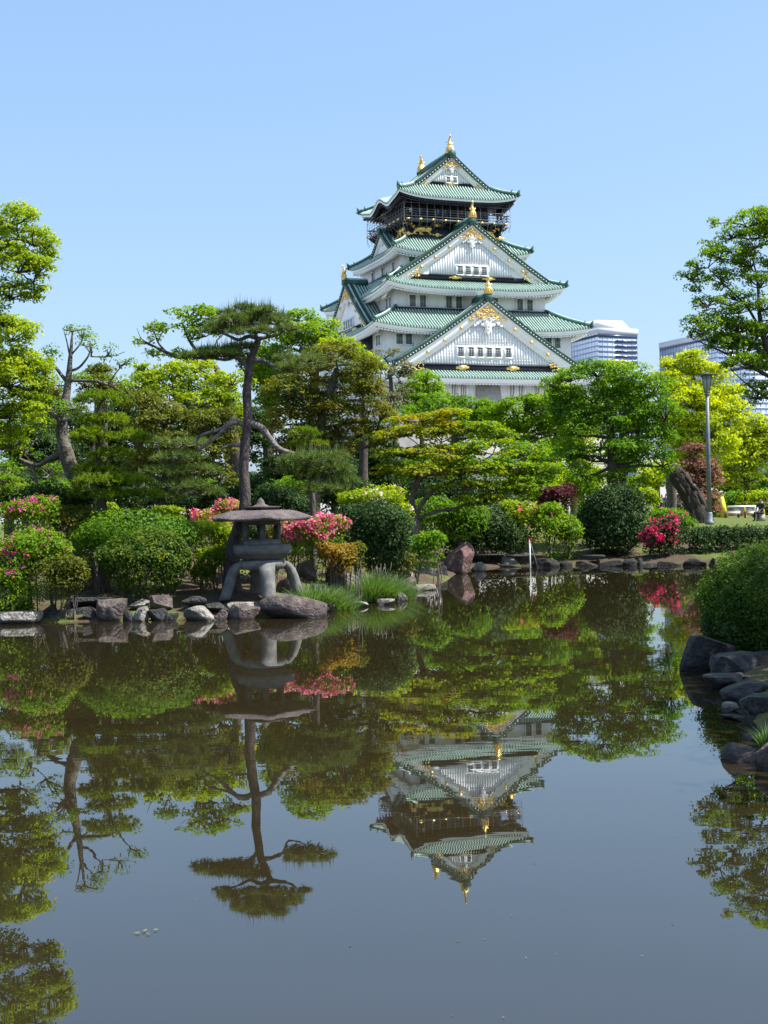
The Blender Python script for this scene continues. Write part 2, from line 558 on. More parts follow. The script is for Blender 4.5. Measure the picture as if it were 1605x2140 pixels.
def gable(k, w, zf, za, vf, vb, wall_v, base_z, half_base, u0=0.0, board=1.1, wins=None, orn=2.6, battens=0.40, grid=False, bosses=True, gold=True, band=0.75, lattice=True, curve=0.12, pitch=0.42, seed=1, fittings=(0.35,)):
    s = S(k)
    fn = lambda u, v, z: s(np.asarray(u) + u0, v, z)
    rng = np.random.default_rng(seed)
    g = lambda q: (1 + curve) * q - curve * q * q
    zz = lambda u: za - (za - zf) * g(np.abs(u) / w)
    tiles = MB()
    nv = max(3, int((vf - vb) / pitch))
    pv = (vf - vb) / nv
    M_ = 9
    for sg in (-1, 1):
        uu = np.linspace(0.0, w, M_) * sg
        vv = vb + pv * np.arange(nv + 1)
        G = fn(np.repeat(uu[None], nv + 1, 0), np.repeat(vv[:, None], M_, 1), np.repeat(zz(uu)[None], nv + 1, 0))
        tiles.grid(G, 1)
        for i in range(nv):
            c = vv[i] + pv / 2
            hw, hh = pv * .23, .17
            for (o0, h0), (o1, h1) in (((-hw, 0), (-hw * .55, hh)), ((-hw * .55, hh), (hw * .55, hh)), ((hw * .55, hh), (hw, 0))):
                a = fn(uu, np.full(M_, c + o0), zz(uu) + h0)
                b = fn(uu, np.full(M_, c + o1), zz(uu) + h1)
                tiles.grid(np.stack([a, b]), 0)
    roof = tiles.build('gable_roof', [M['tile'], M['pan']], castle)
    # verge: dark edge band with round tile ends, rolls along the edge, ridge
    vg, ends, rd = MB(), MB(), MB()
    us = np.linspace(-w, w, 41)
    zs = zz(us)
    vg.grid(np.stack([fn(us, np.full(41, vf), zs + .18), fn(us, np.full(41, vf + .02), zs - .42)]), 0)
    vg.grid(np.stack([fn(us, np.full(41, vf - .5), zs + .1), fn(us, np.full(41, vf), zs + .18)]), 0)
    vg.grid(np.stack([fn(us, np.full(41, vf + .02), zs - .42), fn(us, np.full(41, vf - .5), zs - .44)]), 0)
    for sg in (-1, 1):
        u2 = np.linspace(0, w, 15) * sg
        for dv, r, m in ((0.1, .15, 0), (.45, .13, 1), (.95, .2, 0), (1.2, .12, 1)):
            vg.tube(fn(u2, np.full(15, vf - dv), zz(u2) + .24), r, 6, m)
    nt = int(2 * w / 0.40)
    for i in range(nt):
        u = -w + (i + .5) * 2 * w / nt
        c0, c1 = fn(u, vf - .05, zz(u) - .14), fn(u, vf + .10, zz(u) - .14)
        ends.tube(np.stack([c0, c1]), .095, 6)
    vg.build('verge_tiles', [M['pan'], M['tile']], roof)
    ends.build('verge_tile_ends', M['tileend'], roof)['kind'] = 'stuff'
    rz_ = za + .25
    L = fn(np.zeros(2), np.array([vb, vf + .12]), np.array([rz_, rz_]))
    rd.hexa(np.array([fn(a, v, z) for z, ww in ((za - .1, .5), (za + .55, .34)) for a, v in ((-ww, vb), (ww, vb), (ww, vf + .1), (-ww, vf + .1))]), 0)
    rd.tube(fn(np.zeros(2), np.array([vb, vf + .15]), np.array([za + .68] * 2)), .2, 8, 1)
    rd.tube(fn(np.zeros(2), np.array([vf + .0, vf + .25]), np.array([za + .15] * 2)), [.62, .5], 8, 0)
    rd.build('gable_ridge', [M['ridge'], M['tile']], roof)
    # white bargeboards in two steps
    bb = MB()
    for (off, hgt, v) in ((-.42, board * .16, vf - .12), (-.42 - board * .16, board * .60, vf - .24), (-.42 - board * .76, board * .24, vf - .36)):
        for sg in (-1, 1):
            u2 = np.linspace(0, w * .985, 13) * sg
            top = fn(u2, np.full(13, v), zz(u2) + off)
            bot = fn(u2, np.full(13, v), zz(u2) + off - hgt * 1.15)
            bk = fn(u2, np.full(13, v - .25), zz(u2) + off - hgt * 1.15)
            bb.grid(np.stack([top, bot, bk]), 0)
    brd = bb.build('bargeboard', M['white'], castle)
    # wall triangle, following the slope
    wl_ = MB()
    off = -.42 - board * 1.0
    ub = np.linspace(-half_base * 1.25, half_base * 1.25, 33)
    top = np.maximum(zz(ub) + off + .25, base_z)
    wl_.grid(np.stack([fn(ub, np.full(33, wall_v), np.full(33, base_z)), fn(ub, np.full(33, wall_v), top)]), 0)
    if band:
        wl_.hexa(np.array([fn(a, v, z) for z in (base_z - band, base_z) for a, v in ((-half_base - 1.6, wall_v - .3), (half_base + 1.6, wall_v - .3), (half_base + 1.6, wall_v + .12), (-half_base - 1.6, wall_v + .12))]), 1)
        wl_.hexa(np.array([fn(a, v, z) for z in (base_z - .10, base_z + .06) for a, v in ((-half_base - .2, wall_v - .3), (half_base + .2, wall_v - .3), (half_base + .2, wall_v + .22), (-half_base - .2, wall_v + .22))]), 1)
    gw = wl_.build('gable_wall', [M['white'], M['lacquer']], castle)
    wx = (0, 0, 0, 0)
    if wins:
        us_, wz, ww, wh = wins
        wx = (min(us_) - ww / 2 - .25, max(us_) + ww / 2 + .25, wz - wh / 2 - .3, wz + wh / 2 + .25)
        pl = MB()
        pl.hexa(np.array([fn(a, v, z) for z in (wx[2], wx[3]) for a, v in ((wx[0], wall_v), (wx[1], wall_v), (wx[1], wall_v + .16), (wx[0], wall_v + .16))]))
        pl.build('window_surround', M['white'], gw)
        for u in us_:
            window(fn, u, wz, ww, wh, wall_v + .16, 3, 3)
    if lattice:
        lt = MB()
        nb = int(2 * half_base / battens)
        for i in range(nb):
            u = -half_base + (i + .5) * 2 * half_base / nb
            t = zz(u) + off + .12
            segs = [(base_z, t)]
            if wins and wx[0] < u < wx[1]:
                segs = [(base_z, wx[2]), (wx[3], t)]
            for a, b in segs:
                if b - a > .05:
                    lt.hexa(np.array([fn(q, v, z) for z in (a, b) for q, v in ((u - .08, wall_v), (u + .08, wall_v), (u + .08, wall_v + .13), (u - .08, wall_v + .13))]))
        if grid:
            z = base_z + .3
            while z < za:
                hw = half_base * 1.0
                good = ub[(zz(ub) + off + .1) > z]
                if len(good) > 1:
                    a, b = max(good[0], -half_base), min(good[-1], half_base)
                    segs = [(a, b)]
                    if wins and wx[2] < z < wx[3]:
                        segs = [(a, wx[0]), (wx[1], b)]
                    for q0, q1 in segs:
                        lt.hexa(np.array([fn(q, v, zz_) for zz_ in (z - .045, z + .045) for q, v in ((q0, wall_v), (q1, wall_v), (q1, wall_v + .07), (q0, wall_v + .07))]))
                z += .42
        lt.build('gable_lattice', M['white'], gw)['kind'] = 'stuff'
    # carved white pendant under the apex
    if orn:
        ge = MB()
        zc = za - .42 - board * 1.15 - orn * .32
        vo = vf - .30
        bas = np.array([fn(1, 0, 0) - fn(0, 0, 0), fn(0, 0, 1) - fn(0, 0, 0), fn(0, 1, 0) - fn(0, 0, 0)])
        parts = [(0, 0, .30), (0, -.36, .24), (-.2, -.2, .17), (.2, -.2, .17), (-.27, .10, .18), (.27, .10, .18), (-.46, -.03, .15), (.46, -.03, .15), (-.62, -.16, .12), (.62, -.16, .12), (-.77, -.27, .09), (.77, -.27, .09),
                 (-.12, -.55, .12), (.12, -.55, .12), (0, -.66, .10), (0, .28, .2), (-.36, -.22, .09), (.36, -.22, .09)]
        for du, dz, r in parts:
            ellipsoid(ge, fn(du * orn, vo, zc + dz * orn), (r * orn * .92, r * orn * .86, .10), 9, 4, basis=bas)
        for du, dz, r in ((0, 0, .16), (0, -.36, .1), (-.27, .1, .08), (.27, .1, .08)):
            aa = np.linspace(0, 2 * pi, 11)
            ge.tube(fn(du * orn + r * orn * np.cos(aa), np.full(11, vo + .17), zc + dz * orn + r * orn * np.sin(aa)), .05 * orn / 2, 4)
        ge.build('carved_pendant', M['white'], brd)
    if gold:
        go = MB()
        hz = orn * 1.15
        ztop = za - .75
        reg = (-hz, hz, ztop - hz, ztop, lambda u, z: z < zz(u) - .62 and z > ztop - hz * .16 - hz * .52 * (1 - abs(u) / (hz * 1.1)) - abs(u) * .62 and abs(u) < hz * .95)
        scroll_field(go, fn, reg, int(44 * orn), vf - .14, .13 + .035 * orn, rng)
        go.build('gilded_scrollwork', M['gold'], brd)
        for sg in (-1, 1):
            go = MB()
            ue = w * .80 * sg
            reg2 = (min(ue * .84, ue * 1.14), max(ue * .84, ue * 1.14), base_z - band, base_z + board * 1.1, lambda u, z: z < zz(u) - .65)
            scroll_field(go, fn, reg2, int(18 * orn), wall_v + .42, .13 + .02 * orn, rng)
            go.build('gilded_scrollwork', M['gold'], brd)
        for u in fittings:
            for sg in ((-1, 1) if u else (1,)):
                b = MB()
                cu = sg * u * half_base
                b.hexa(np.array([fn(a, v, z) for z, q in ((base_z - band * .98, .42), (base_z - .1, .62)) for a, v in ((cu - q, wall_v), (cu + q, wall_v), (cu + q, wall_v + .24), (cu - q, wall_v + .24))]))
                b.hexa(np.array([fn(a, v, z) for z, q in ((base_z - band * .75, .95), (base_z - band * .3, .95)) for a, v in ((cu - q, wall_v), (cu + q, wall_v), (cu + q, wall_v + .18), (cu - q, wall_v + .18))]))
                b.build('gilded_fitting', M['gold'], gw)
    if bosses:
        for q in (.29, .47, .65):
            for sg in (-1, 1):
                u = sg * q * w
                z = zz(u) - .42 - board * .55
                b = MB()
                bas = (vf - .24, vf - .10)
                b.tube(fn(np.array([u, u]), np.array(bas), np.array([z, z])), [.24, .19], 12)
                b.tube(fn(np.array([u, u]), np.array([vf - .12, vf + .02]), np.array([z, z])), [.13, .08], 8)
                b.build('gilded_boss', M['gold'], brd)
    return roof


def wall(A, B, z0, z1, m='plaster', name='wall'):
    mb = MB()
    mb.box((0, 0, (z0 + z1) / 2), (2 * A, 2 * B, z1 - z0))
    return mb.build(name, M[m], castle)


# sloping stone base
mb = MB()
mb.hexa(np.array([(-19.5, -19.5, 0), (19.5, -19.5, 0), (19.5, 19.5, 0), (-19.5, 19.5, 0), (-17.2, -17.2, 12.2), (17.2, -17.2, 12.2), (17.2, 17.2, 12.2), (-17.2, 17.2, 12.2)]))
mb.build('stone_base', M['stonebase'], castle)
wall(16.2, 16.2, 12.2, 19.6)
wall(13.82, 14.26, 19.6, 26.3)
wall(11.26, 11.67, 26.3, 32.2)
wall(8.9, 8.0, 32.2, 37.6)
# black storey under the balcony and the lookout room
w5 = wall(7.2, 6.1, 37.6, 41.9, 'lacquer', 'black_storey')
wall(6.0, 4.9, 41.9, 46.4, 'lacquer', 'lookout_room')

hip_roof(18.4, 18.2, 13.82, 14.26, 18.75, 21.0, .7, 16.2, 16.2)
hip_roof(15.96, 16.1, 11.26, 11.67, 25.45, 28.75, .75, 13.82, 14.26)
hip_roof(13.26, 14.1, 8.9, 8.0, 31.2, 34.7, .85, 11.26, 11.67)
hip_roof(10.45, 9.3, 7.2, 6.1, 36.95, 39.45, .65, 8.9, 8.0)
hip_roof(9.06, 8.17, 5.55, 5.6, 44.95, 47.1, .8, 6.0, 4.9, dark=True, bump=1.0)

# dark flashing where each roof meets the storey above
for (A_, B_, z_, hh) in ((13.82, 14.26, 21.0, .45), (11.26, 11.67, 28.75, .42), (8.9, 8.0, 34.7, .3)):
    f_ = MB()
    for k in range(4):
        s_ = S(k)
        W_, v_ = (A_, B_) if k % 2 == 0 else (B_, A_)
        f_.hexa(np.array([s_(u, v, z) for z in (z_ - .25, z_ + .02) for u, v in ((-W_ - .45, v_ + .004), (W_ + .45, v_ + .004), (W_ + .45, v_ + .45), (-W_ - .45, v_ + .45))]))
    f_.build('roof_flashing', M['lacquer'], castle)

gable(0, 13.6, 20.55, 29.55, 17.0, 12.5, 16.25, 20.62, 9.3, board=1.55, wins=([-3.98, -2.46, -1.15, .17, 1.47, 3.03], 22.32, .86, 1.25), orn=2.5, grid=True, fittings=(.4,), seed=3)
gable(0, 11.7, 32.75, 40.7, 12.4, 6.1, 11.75, 33.32, 6.25, board=1.2, wins=([-1.83, -.65, .55, 1.77], 34.05, .84, 1.15), orn=1.7, battens=.36, fittings=(.4,), seed=4, band=.5)
gable(0, 5.75, 46.95, 51.55, 6.0, -6.0, 5.35, 47.62, 2.85, board=.85, wins=([-.5, .5], 48.05, .6, .8), orn=1.15, battens=.33, fittings=(0,), seed=5, band=.45, bosses=False)
gable(2, 5.75, 46.95, 51.55, 6.0, 5.9, 5.35, 47.62, 2.85, board=.85, orn=1.15, lattice=False, fittings=(0,), seed=5, band=.45, bosses=False)
gable(3, 8.9, 26.75, 33.7, 14.5, 11.0, 13.85, 27.25, 6.4, board=1.1, wins=([-1.5, -.5, .5, 1.5], 27.95, .7, 1.2), orn=1.7, lattice=False, fittings=(.4,), seed=6, band=.7)
gable(1, 8.9, 26.75, 33.7, 14.5, 11.0, 13.85, 27.25, 6.4, board=1.1, orn=1.7, lattice=False, fittings=(.4,), seed=7, band=.7)
gable(3, 4.3, 38.0, 41.2, 9.0, 7.0, 8.55, 38.3, 2.7, board=.6, orn=.8, lattice=False, gold=False, bosses=False, seed=8, band=.3)
gable(1, 4.3, 38.0, 41.2, 9.0, 7.0, 8.55, 38.3, 2.7, board=.6, orn=.8, lattice=False, gold=False, bosses=False, seed=9, band=.3)

shachi((0, -5.2, 51.95), 2.4, -pi / 2)
shachi((0, 5.6, 51.95), 2.4, pi / 2)
shachi((0, -17.0, 30.1), 2.2, -pi / 2)
shachi((0, -12.4, 41.25), 2.1, -pi / 2)
shachi((-14.5, 0, 34.25), 2.0, pi)

# storey windows
F0, F3 = S(0), S(3)
for u in (-8.81, -7.3, -3.44, -1.97, 3.44, 7.31, 8.84):
    window(F0, u, 29.68, .92, 1.62, 11.67, 4, 1)
for u in (-11.83, -10.5, 10.3, 11.65):
    window(F0, u, 24.15, .94, 1.4, 14.26, 4, 1)
for u in (-10.2, -8.9, -4.95, -3.62, 3.55, 4.95, 7.3, 8.7, 11.4, 12.8):
    window(F0, u, 17.2, .98, 1.75, 16.2, 4, 0, white_bars=True)
for u in (-7.3,):
    window(F0, u, 36.1, .9, .9, 8.0, 4, 1)
for u in (8.55, 9.8, 1.0, 2.2):
    window(F3, u, 29.55, .7, 1.62, 11.26, 4, 1)
for u in (5.2, 0.9, -3.2):
    window(F3, u, 35.4, .9, 1.3, 8.9, 4, 1)
for u in (11.3, 12.2, 4.0):
    window(F3, u, 24.2, .8, 1.4, 13.82, 4, 1)
# buttress slab on the ground storey, leaning out
mb = MB()
mb.hexa(np.array([F0(u, v, z) for z, d_, q in ((13, .85, 2.0), (18.4, .12, 1.72)) for u, v in ((-q, 16.2), (q, 16.2), (q, 16.2 + d_), (-q, 16.2 + d_))]))
M['greystone'] = mat('grey_slab', (0.30, 0.285, 0.265), (0.38, 0.36, 0.34), 1.5, .85)
mb.build('stone_drop_chute', M['greystone'], castle)
mb = MB()
mb.hexa(np.array([F3(u, v, z) for z in (22.2, 25.2) for u, v in ((6.2, 13.82), (9.4, 13.82), (9.4, 14.5), (6.2, 14.5))]))
mb.build('side_door_hood', M['lacquer'], castle)

# balcony: floor, rails, posts, brackets, net
bal = MB()
bal.box((0, 0, 41.82), (15.6, 14.6, .28))
bl = bal.build('balcony', M['rail'], castle)
for zr, r in ((42.98, .075), (42.62, .05), (42.25, .05)):
    rb = MB()
    for k in range(4):
        s_ = S(k)
        W_, v_ = (7.75, 7.2) if k % 2 == 0 else (7.2, 7.75)
        rb.tube(s_(np.array([-W_ - .45, W_ + .45]), np.array([v_, v_]), np.array([zr, zr])), r, 6)
    rb.build('balcony_rail', M['rail'], bl)
pb = MB()
for k in range(4):
    s_ = S(k)
    W_, v_ = (7.75, 7.2) if k % 2 == 0 else (7.2, 7.75)
    for i in range(11):
        u = -W_ + 2 * W_ * i / 10
        pb.tube(np.stack([s_(u, v_, 41.9), s_(u, v_, 43.0)]), .07, 5)
pb.build('balcony_post', M['rail'], bl)['kind'] = 'stuff'
nb_ = MB()
for k in range(4):
    s_ = S(k)
    W_, v_ = (8.15, 7.6) if k % 2 == 0 else (7.6, 8.15)
    for i in range(15):
        u = -W_ + 2 * W_ * i / 14
        nb_.tube(s_(np.full(4, u), np.array([v_ - .3, v_, v_ - .05, v_ - .45]), np.array([44.6, 43.2, 41.6, 40.6])), .028, 3)
    for z in (44.0, 43.2, 42.2):
        nb_.tube(s_(np.array([-W_, W_]), np.array([v_, v_]), np.array([z, z])), .022, 3)
nb_.build('safety_net', M['wire'], castle)
for k in range(4):
    s_ = S(k)
    W_, v_ = (7.2, 6.1) if k % 2 == 0 else (6.1, 7.2)
    br = MB()
    for i in range(9):
        u = -W_ + 2 * W_ * i / 8
        br.hexa(np.array([s_(a, v, z) for z, d_ in ((41.0, .5), (41.66, 1.35)) for a, v in ((u - .16, v_ - .1), (u + .16, v_ - .1), (u + .16, v_ + d_), (u - .16, v_ + d_))]))
    br.build('balcony_bracket', M['lacquer'], bl)['kind'] = 'stuff'
    pl = MB()
    for z in (39.55, 41.2):
        pl.hexa(np.array([s_(a, v, zz_) for zz_ in (z - .14, z + .14) for a, v in ((-W_ - .1, v_), (W_ + .1, v_), (W_ + .1, v_ + .1), (-W_ - .1, v_ + .1))]))
    for u in (-W_ + .15, -W_ * .36, W_ * .36, W_ - .15):
        pl.hexa(np.array([s_(a, v, zz_) for zz_ in (39.4, 41.5) for a, v in ((u - .2, v_), (u + .2, v_), (u + .2, v_ + .13), (u - .2, v_ + .13))]))
    pl.build('storey_frame', M['lacquer'], w5)
    if k in (0, 3):
        for u in (-W_ + .15, -W_ * .36, W_ * .36, W_ - .15):
            for z in (39.98, 41.4):
                g_ = MB()
                ellipsoid(g_, s_(u, v_ + .13, z), (.42, .34, .08), 8, 3, basis=np.array([s_(1, 0, 0) - s_(0, 0, 0), s_(0, 0, 1) - s_(0, 0, 0), s_(0, 1, 0) - s_(0, 0, 0)]))
                for q in (-1, 1):
                    g_.hexa(np.array([s_(a, v, zz_) for zz_ in (z - .1, z + .1) for a, v in ((u + q * .3, v_ + .12), (u + q * .75, v_ + .12), (u + q * .75, v_ + .18), (u + q * .3, v_ + .18))]))
                g_.build('gilded_plate', M['gold'], w5)
        for i in range(9):
            u = -W_ - .3 + (2 * W_ + .6) * i / 8
            g_ = MB()
            g_.hexa(np.array([s_(a, v, zz_) for zz_, q in ((41.68, .16), (41.9, .30)) for a, v in ((u - q, v_ + 1.3), (u + q, v_ + 1.3), (u + q, v_ + 1.46), (u - q, v_ + 1.46))]))
            g_.build('gilded_bracket_cap', M['gold'], bl)

# gilded tigers in relief
TIGER = [(-1.62, .34), (-1.45, .62), (-1.2, .66), (-1.05, .5), (-1.2, .36), (-1.32, .42), (-1.38, .28), (-1.15, .16), (-.9, .38), (-.5, .5), (0, .46), (.5, .52), (.85, .48), (1.1, .58), (1.35, .5), (1.5, .25), (1.45, -.02), (1.2, -.14), (1.15, -.42),
         (1.55, -.55), (1.6, -.68), (1.05, -.66), (.85, -.3), (.45, -.22), (.1, -.26), (-.1, -.5), (.15, -.62), (.1, -.72), (-.5, -.7), (-.5, -.35), (-.8, -.25), (-1.05, -.45), (-.85, -.62), (-1.0, -.7), (-1.5, -.6), (-1.35, -.25), (-1.1, 0), (-1.2, .14)]
for k, u0, z0_, v_, fl in ((0, -4.85, 40.62, 6.1, 1), (0, 4.85, 40.62, 6.1, -1), (3, 4.2, 40.62, 7.2, 1), (3, -4.2, 40.62, 7.2, -1)):
    s_ = S(k)
    tg = MB()
    tg.prism([(a * fl, b) for a, b in (TIGER if fl > 0 else TIGER[::-1])], lambda a, b, dd, s_=s_, u0=u0, z0_=z0_: s_(u0 + a, dd, z0_ + b), v_ + .02, v_ + .2)
    bas = np.array([s_(1, 0, 0) - s_(0, 0, 0), s_(0, 0, 1) - s_(0, 0, 0), s_(0, 1, 0) - s_(0, 0, 0)])
    ellipsoid(tg, s_(u0 + .95 * fl, v_ + .2, z0_ + .12), (.5, .36, .16), 9, 4, basis=bas)
    ellipsoid(tg, s_(u0 - .2 * fl, v_ + .2, z0_ + .1), (.8, .3, .12), 9, 4, basis=bas)
    tg.build('gilded_tiger', M['gold'], w5)

# ------------------------------------------------------------------ ground and pond
POND = np.array([(-18, 23.3), (-9, 23.7), (-6.9, 23.85), (-5, 23.9), (-3.3, 23.85), (-2.2, 24.0), (-1.6, 24.3), (-1.3, 25.0), (-1.05, 26.4), (-0.6, 27.2), (0.1, 28.7), (0.8, 31.8),
                 (1.5, 34.0), (2.0, 37.8), (2.8, 40.8), (4.2, 41.6), (6.2, 41.6), (8.4, 41.2), (10.2, 40.6), (14, 39.5), (22, 37), (22, 18), (12, 17.6), (6.5, 17.8), (4.7, 16.8), (3.95, 15.3), (3.62, 13.5),
                 (3.4, 12), (3.1, 10.2), (2.9, 9.0), (3.1, 7.5), (3.2, 5.5), (3.2, 3.4), (-18, 3.2)])


def shore(x, y):
    """Signed distance to the shoreline, positive on land."""
    p = np.stack([np.ravel(x), np.ravel(y)], -1)
    d = np.full(len(p), 1e9)
    ins = np.zeros(len(p), bool)
    for i in range(len(POND)):
        a, b = POND[i], POND[(i + 1) % len(POND)]
        ab = b - a
        t = np.clip(((p - a) @ ab) / (ab @ ab), 0, 1)
        d = np.minimum(d, np.linalg.norm(p - a - t[:, None] * ab, axis=1))
        c = ((a[1] > p[:, 1]) != (b[1] > p[:, 1])) & (p[:, 0] < (b[0] - a[0]) * (p[:, 1] - a[1]) / (b[1] - a[1] + 1e-12) + a[0])
        ins ^= c
    return np.where(ins, -d, d).reshape(np.shape(x))


def ground(x, y):
    x, y = np.asarray(x, float), np.asarray(y, float)
    d = shore(x, y)
    dl = np.clip(d, 0, 8)
    z = .05 + .22 * (1 - np.exp(-dl / 1.2)) + .065 * dl
    z = z + 4.0 * np.clip((y - 112) / 50, 0, 1) ** 1.5 * np.exp(-(x / 160) ** 2)
    z = z + .035 * np.sin(1.7 * x + .6 * y) * np.sin(1.3 * y - .8 * x) * np.clip(d, 0, 1)
    z = z + (.022 * np.sin(6.1 * x + 2.3 * y) * np.sin(5.3 * y - 2.8 * x) + .012 * np.sin(14 * x + 5 * y + 1) * np.sin(12 * y - 6 * x)) * np.clip(d * 2, 0, 1) * (y < 60)
    return np.where(d < 0, np.maximum(.05 + d * .7, -.75), z)


def gz(x, y):
    return float(ground(np.array([x]), np.array([y]))[0])


def axis(lo, hi, step, far):
    a = np.arange(lo, hi, step)
    g, s, v = [], step, 0.0
    while v < far:
        s *= 1.18
        v += s
        g.append(v)
    g = np.array(g)
    return np.concatenate([lo - g[::-1], a, a[-1] + g])


gx, gy = axis(-14, 17, .14, 4500), axis(3, 47, .16, 4500)
X, Y = np.meshgrid(gx, gy, indexing='ij')
mb = MB()
mb.grid(np.stack([X, Y, ground(X, Y)], -1))
m, N, L = new_mat('soil_and_turf')
out = N.new('ShaderNodeOutputMaterial')
b = N.new('ShaderNodeBsdfPrincipled')
b.inputs['Roughness'].default_value = 0.95
b.inputs['Specular IOR Level'].default_value = 0.15
L.new(b.outputs[0], out.inputs['Surface'])
tc = N.new('ShaderNodeTexCoord')
n1 = N.new('ShaderNodeTexNoise')
n1.inputs['Scale'].default_value = 0.8
n1.inputs['Detail'].default_value = 8
n2 = N.new('ShaderNodeTexNoise')
n2.inputs['Scale'].default_value = 14
n2.inputs['Detail'].default_value = 8
L.new(tc.outputs['Object'], n1.inputs['Vector'])
L.new(tc.outputs['Object'], n2.inputs['Vector'])
r1 = N.new('ShaderNodeValToRGB')
r1.color_ramp.elements[0].color = (.035, .026, .018, 1)
r1.color_ramp.elements[1].color = (.12, .085, .055, 1)
L.new(n2.outputs['Fac'], r1.inputs['Fac'])
r2 = N.new('ShaderNodeValToRGB')
r2.color_ramp.elements[0].color = (.045, .07, .015, 1)
r2.color_ramp.elements[1].color = (.15, .175, .04, 1)
L.new(n2.outputs['Fac'], r2.inputs['Fac'])
mx = N.new('ShaderNodeMixRGB')
rm = N.new('ShaderNodeValToRGB')
rm.color_ramp.elements[0].position = .50
rm.color_ramp.elements[1].position = .62
L.new(n1.outputs['Fac'], rm.inputs['Fac'])
ps = N.new('ShaderNodeNewGeometry')
sx = N.new('ShaderNodeSeparateXYZ')
L.new(ps.outputs['Position'], sx.inputs[0])
lw = N.new('ShaderNodeMapRange')               # planted beds near the pond, mown lawn beyond them
lw.inputs['From Min'].default_value = 44
lw.inputs['From Max'].default_value = 50
L.new(sx.outputs[1], lw.inputs['Value'])
mxm = N.new('ShaderNodeMath')
mxm.operation = 'MAXIMUM'
L.new(rm.outputs[0], mxm.inputs[0])
L.new(lw.outputs[0], mxm.inputs[1])
L.new(mxm.outputs[0], mx.inputs[0])
L.new(r1.outputs[0], mx.inputs[1])
L.new(r2.outputs[0], mx.inputs[2])
gv = N.new('ShaderNodeMapRange')               # pale gravel court round the keep
gv.inputs['From Min'].default_value = 118
gv.inputs['From Max'].default_value = 126
L.new(sx.outputs[1], gv.inputs['Value'])
mg = N.new('ShaderNodeMixRGB')
mg.inputs[2].default_value = (.30, .29, .27, 1)
L.new(gv.outputs[0], mg.inputs[0])
L.new(mx.outputs[0], mg.inputs[1])
L.new(mg.outputs[0], b.inputs['Base Color'])
bp = N.new('ShaderNodeBump')
bp.inputs['Strength'].default_value = .6
bp.inputs['Distance'].default_value = .04
L.new(n2.outputs['Fac'], bp.inputs['Height'])
L.new(bp.outputs[0], b.inputs['Normal'])
g_ = mb.build('ground', m, smooth=True)
g_['kind'] = 'structure'

# water: murky brown-green body under a mirror that strengthens towards grazing angles
m, N, L = new_mat('pond_water')
out = N.new('ShaderNodeOutputMaterial')
df = N.new('ShaderNodeBsdfDiffuse')
tc = N.new('ShaderNodeTexCoord')
n1 = N.new('ShaderNodeTexNoise')
n1.inputs['Scale'].default_value = 0.35
n1.inputs['Detail'].default_value = 3
L.new(tc.outputs['Object'], n1.inputs['Vector'])
rr = N.new('ShaderNodeValToRGB')
rr.color_ramp.elements[0].color = (.017, .0125, .005, 1)
rr.color_ramp.elements[1].color = (.026, .020, .0085, 1)
L.new(n1.outputs['Fac'], rr.inputs['Fac'])
L.new(rr.outputs[0], df.inputs['Color'])
gl = N.new('ShaderNodeBsdfGlossy')
gl.inputs['Roughness'].default_value = 0.006
gl.inputs['Color'].default_value = (.95, .96, .95, 1)
fr = N.new('ShaderNodeFresnel')
fr.inputs['IOR'].default_value = 2.15
mp = N.new('ShaderNodeMapping')
mp.inputs['Scale'].default_value = (1.2, 2.2, 1)
L.new(tc.outputs['Object'], mp.inputs['Vector'])
nw = N.new('ShaderNodeTexNoise')
nw.inputs['Scale'].default_value = 1.6
nw.inputs['Detail'].default_value = 2
L.new(mp.outputs[0], nw.inputs['Vector'])
bp = N.new('ShaderNodeBump')
bp.inputs['Strength'].default_value = .05
bp.inputs['Distance'].default_value = .006
nm = N.new('ShaderNodeTexNoise')
nm.inputs['Scale'].default_value = 0.16
nm.inputs['Detail'].default_value = 2
L.new(mp.outputs[0], nm.inputs['Vector'])
rmk = N.new('ShaderNodeMapRange')
rmk.inputs['From Min'].default_value = .45
rmk.inputs['From Max'].default_value = .68
rmk.inputs['To Min'].default_value = .03
rmk.inputs['To Max'].default_value = .16
L.new(nm.outputs['Fac'], rmk.inputs['Value'])
L.new(rmk.outputs[0], bp.inputs['Strength'])
L.new(nw.outputs['Fac'], bp.inputs['Height'])
L.new(bp.outputs[0], gl.inputs['Normal'])
mx = N.new('ShaderNodeMixShader')
L.new(fr.outputs[0], mx.inputs[0])
L.new(df.outputs[0], mx.inputs[1])
L.new(gl.outputs[0], mx.inputs[2])
L.new(mx.outputs[0], out.inputs['Surface'])
mb = MB()
wx_, wy_ = np.linspace(-19, 23, 3), np.linspace(2.5, 43, 3)
X, Y = np.meshgrid(wx_, wy_, indexing='ij')
mb.grid(np.stack([X, Y, np.zeros_like(X)], -1))
mb.build('water', m)['kind'] = 'structure'

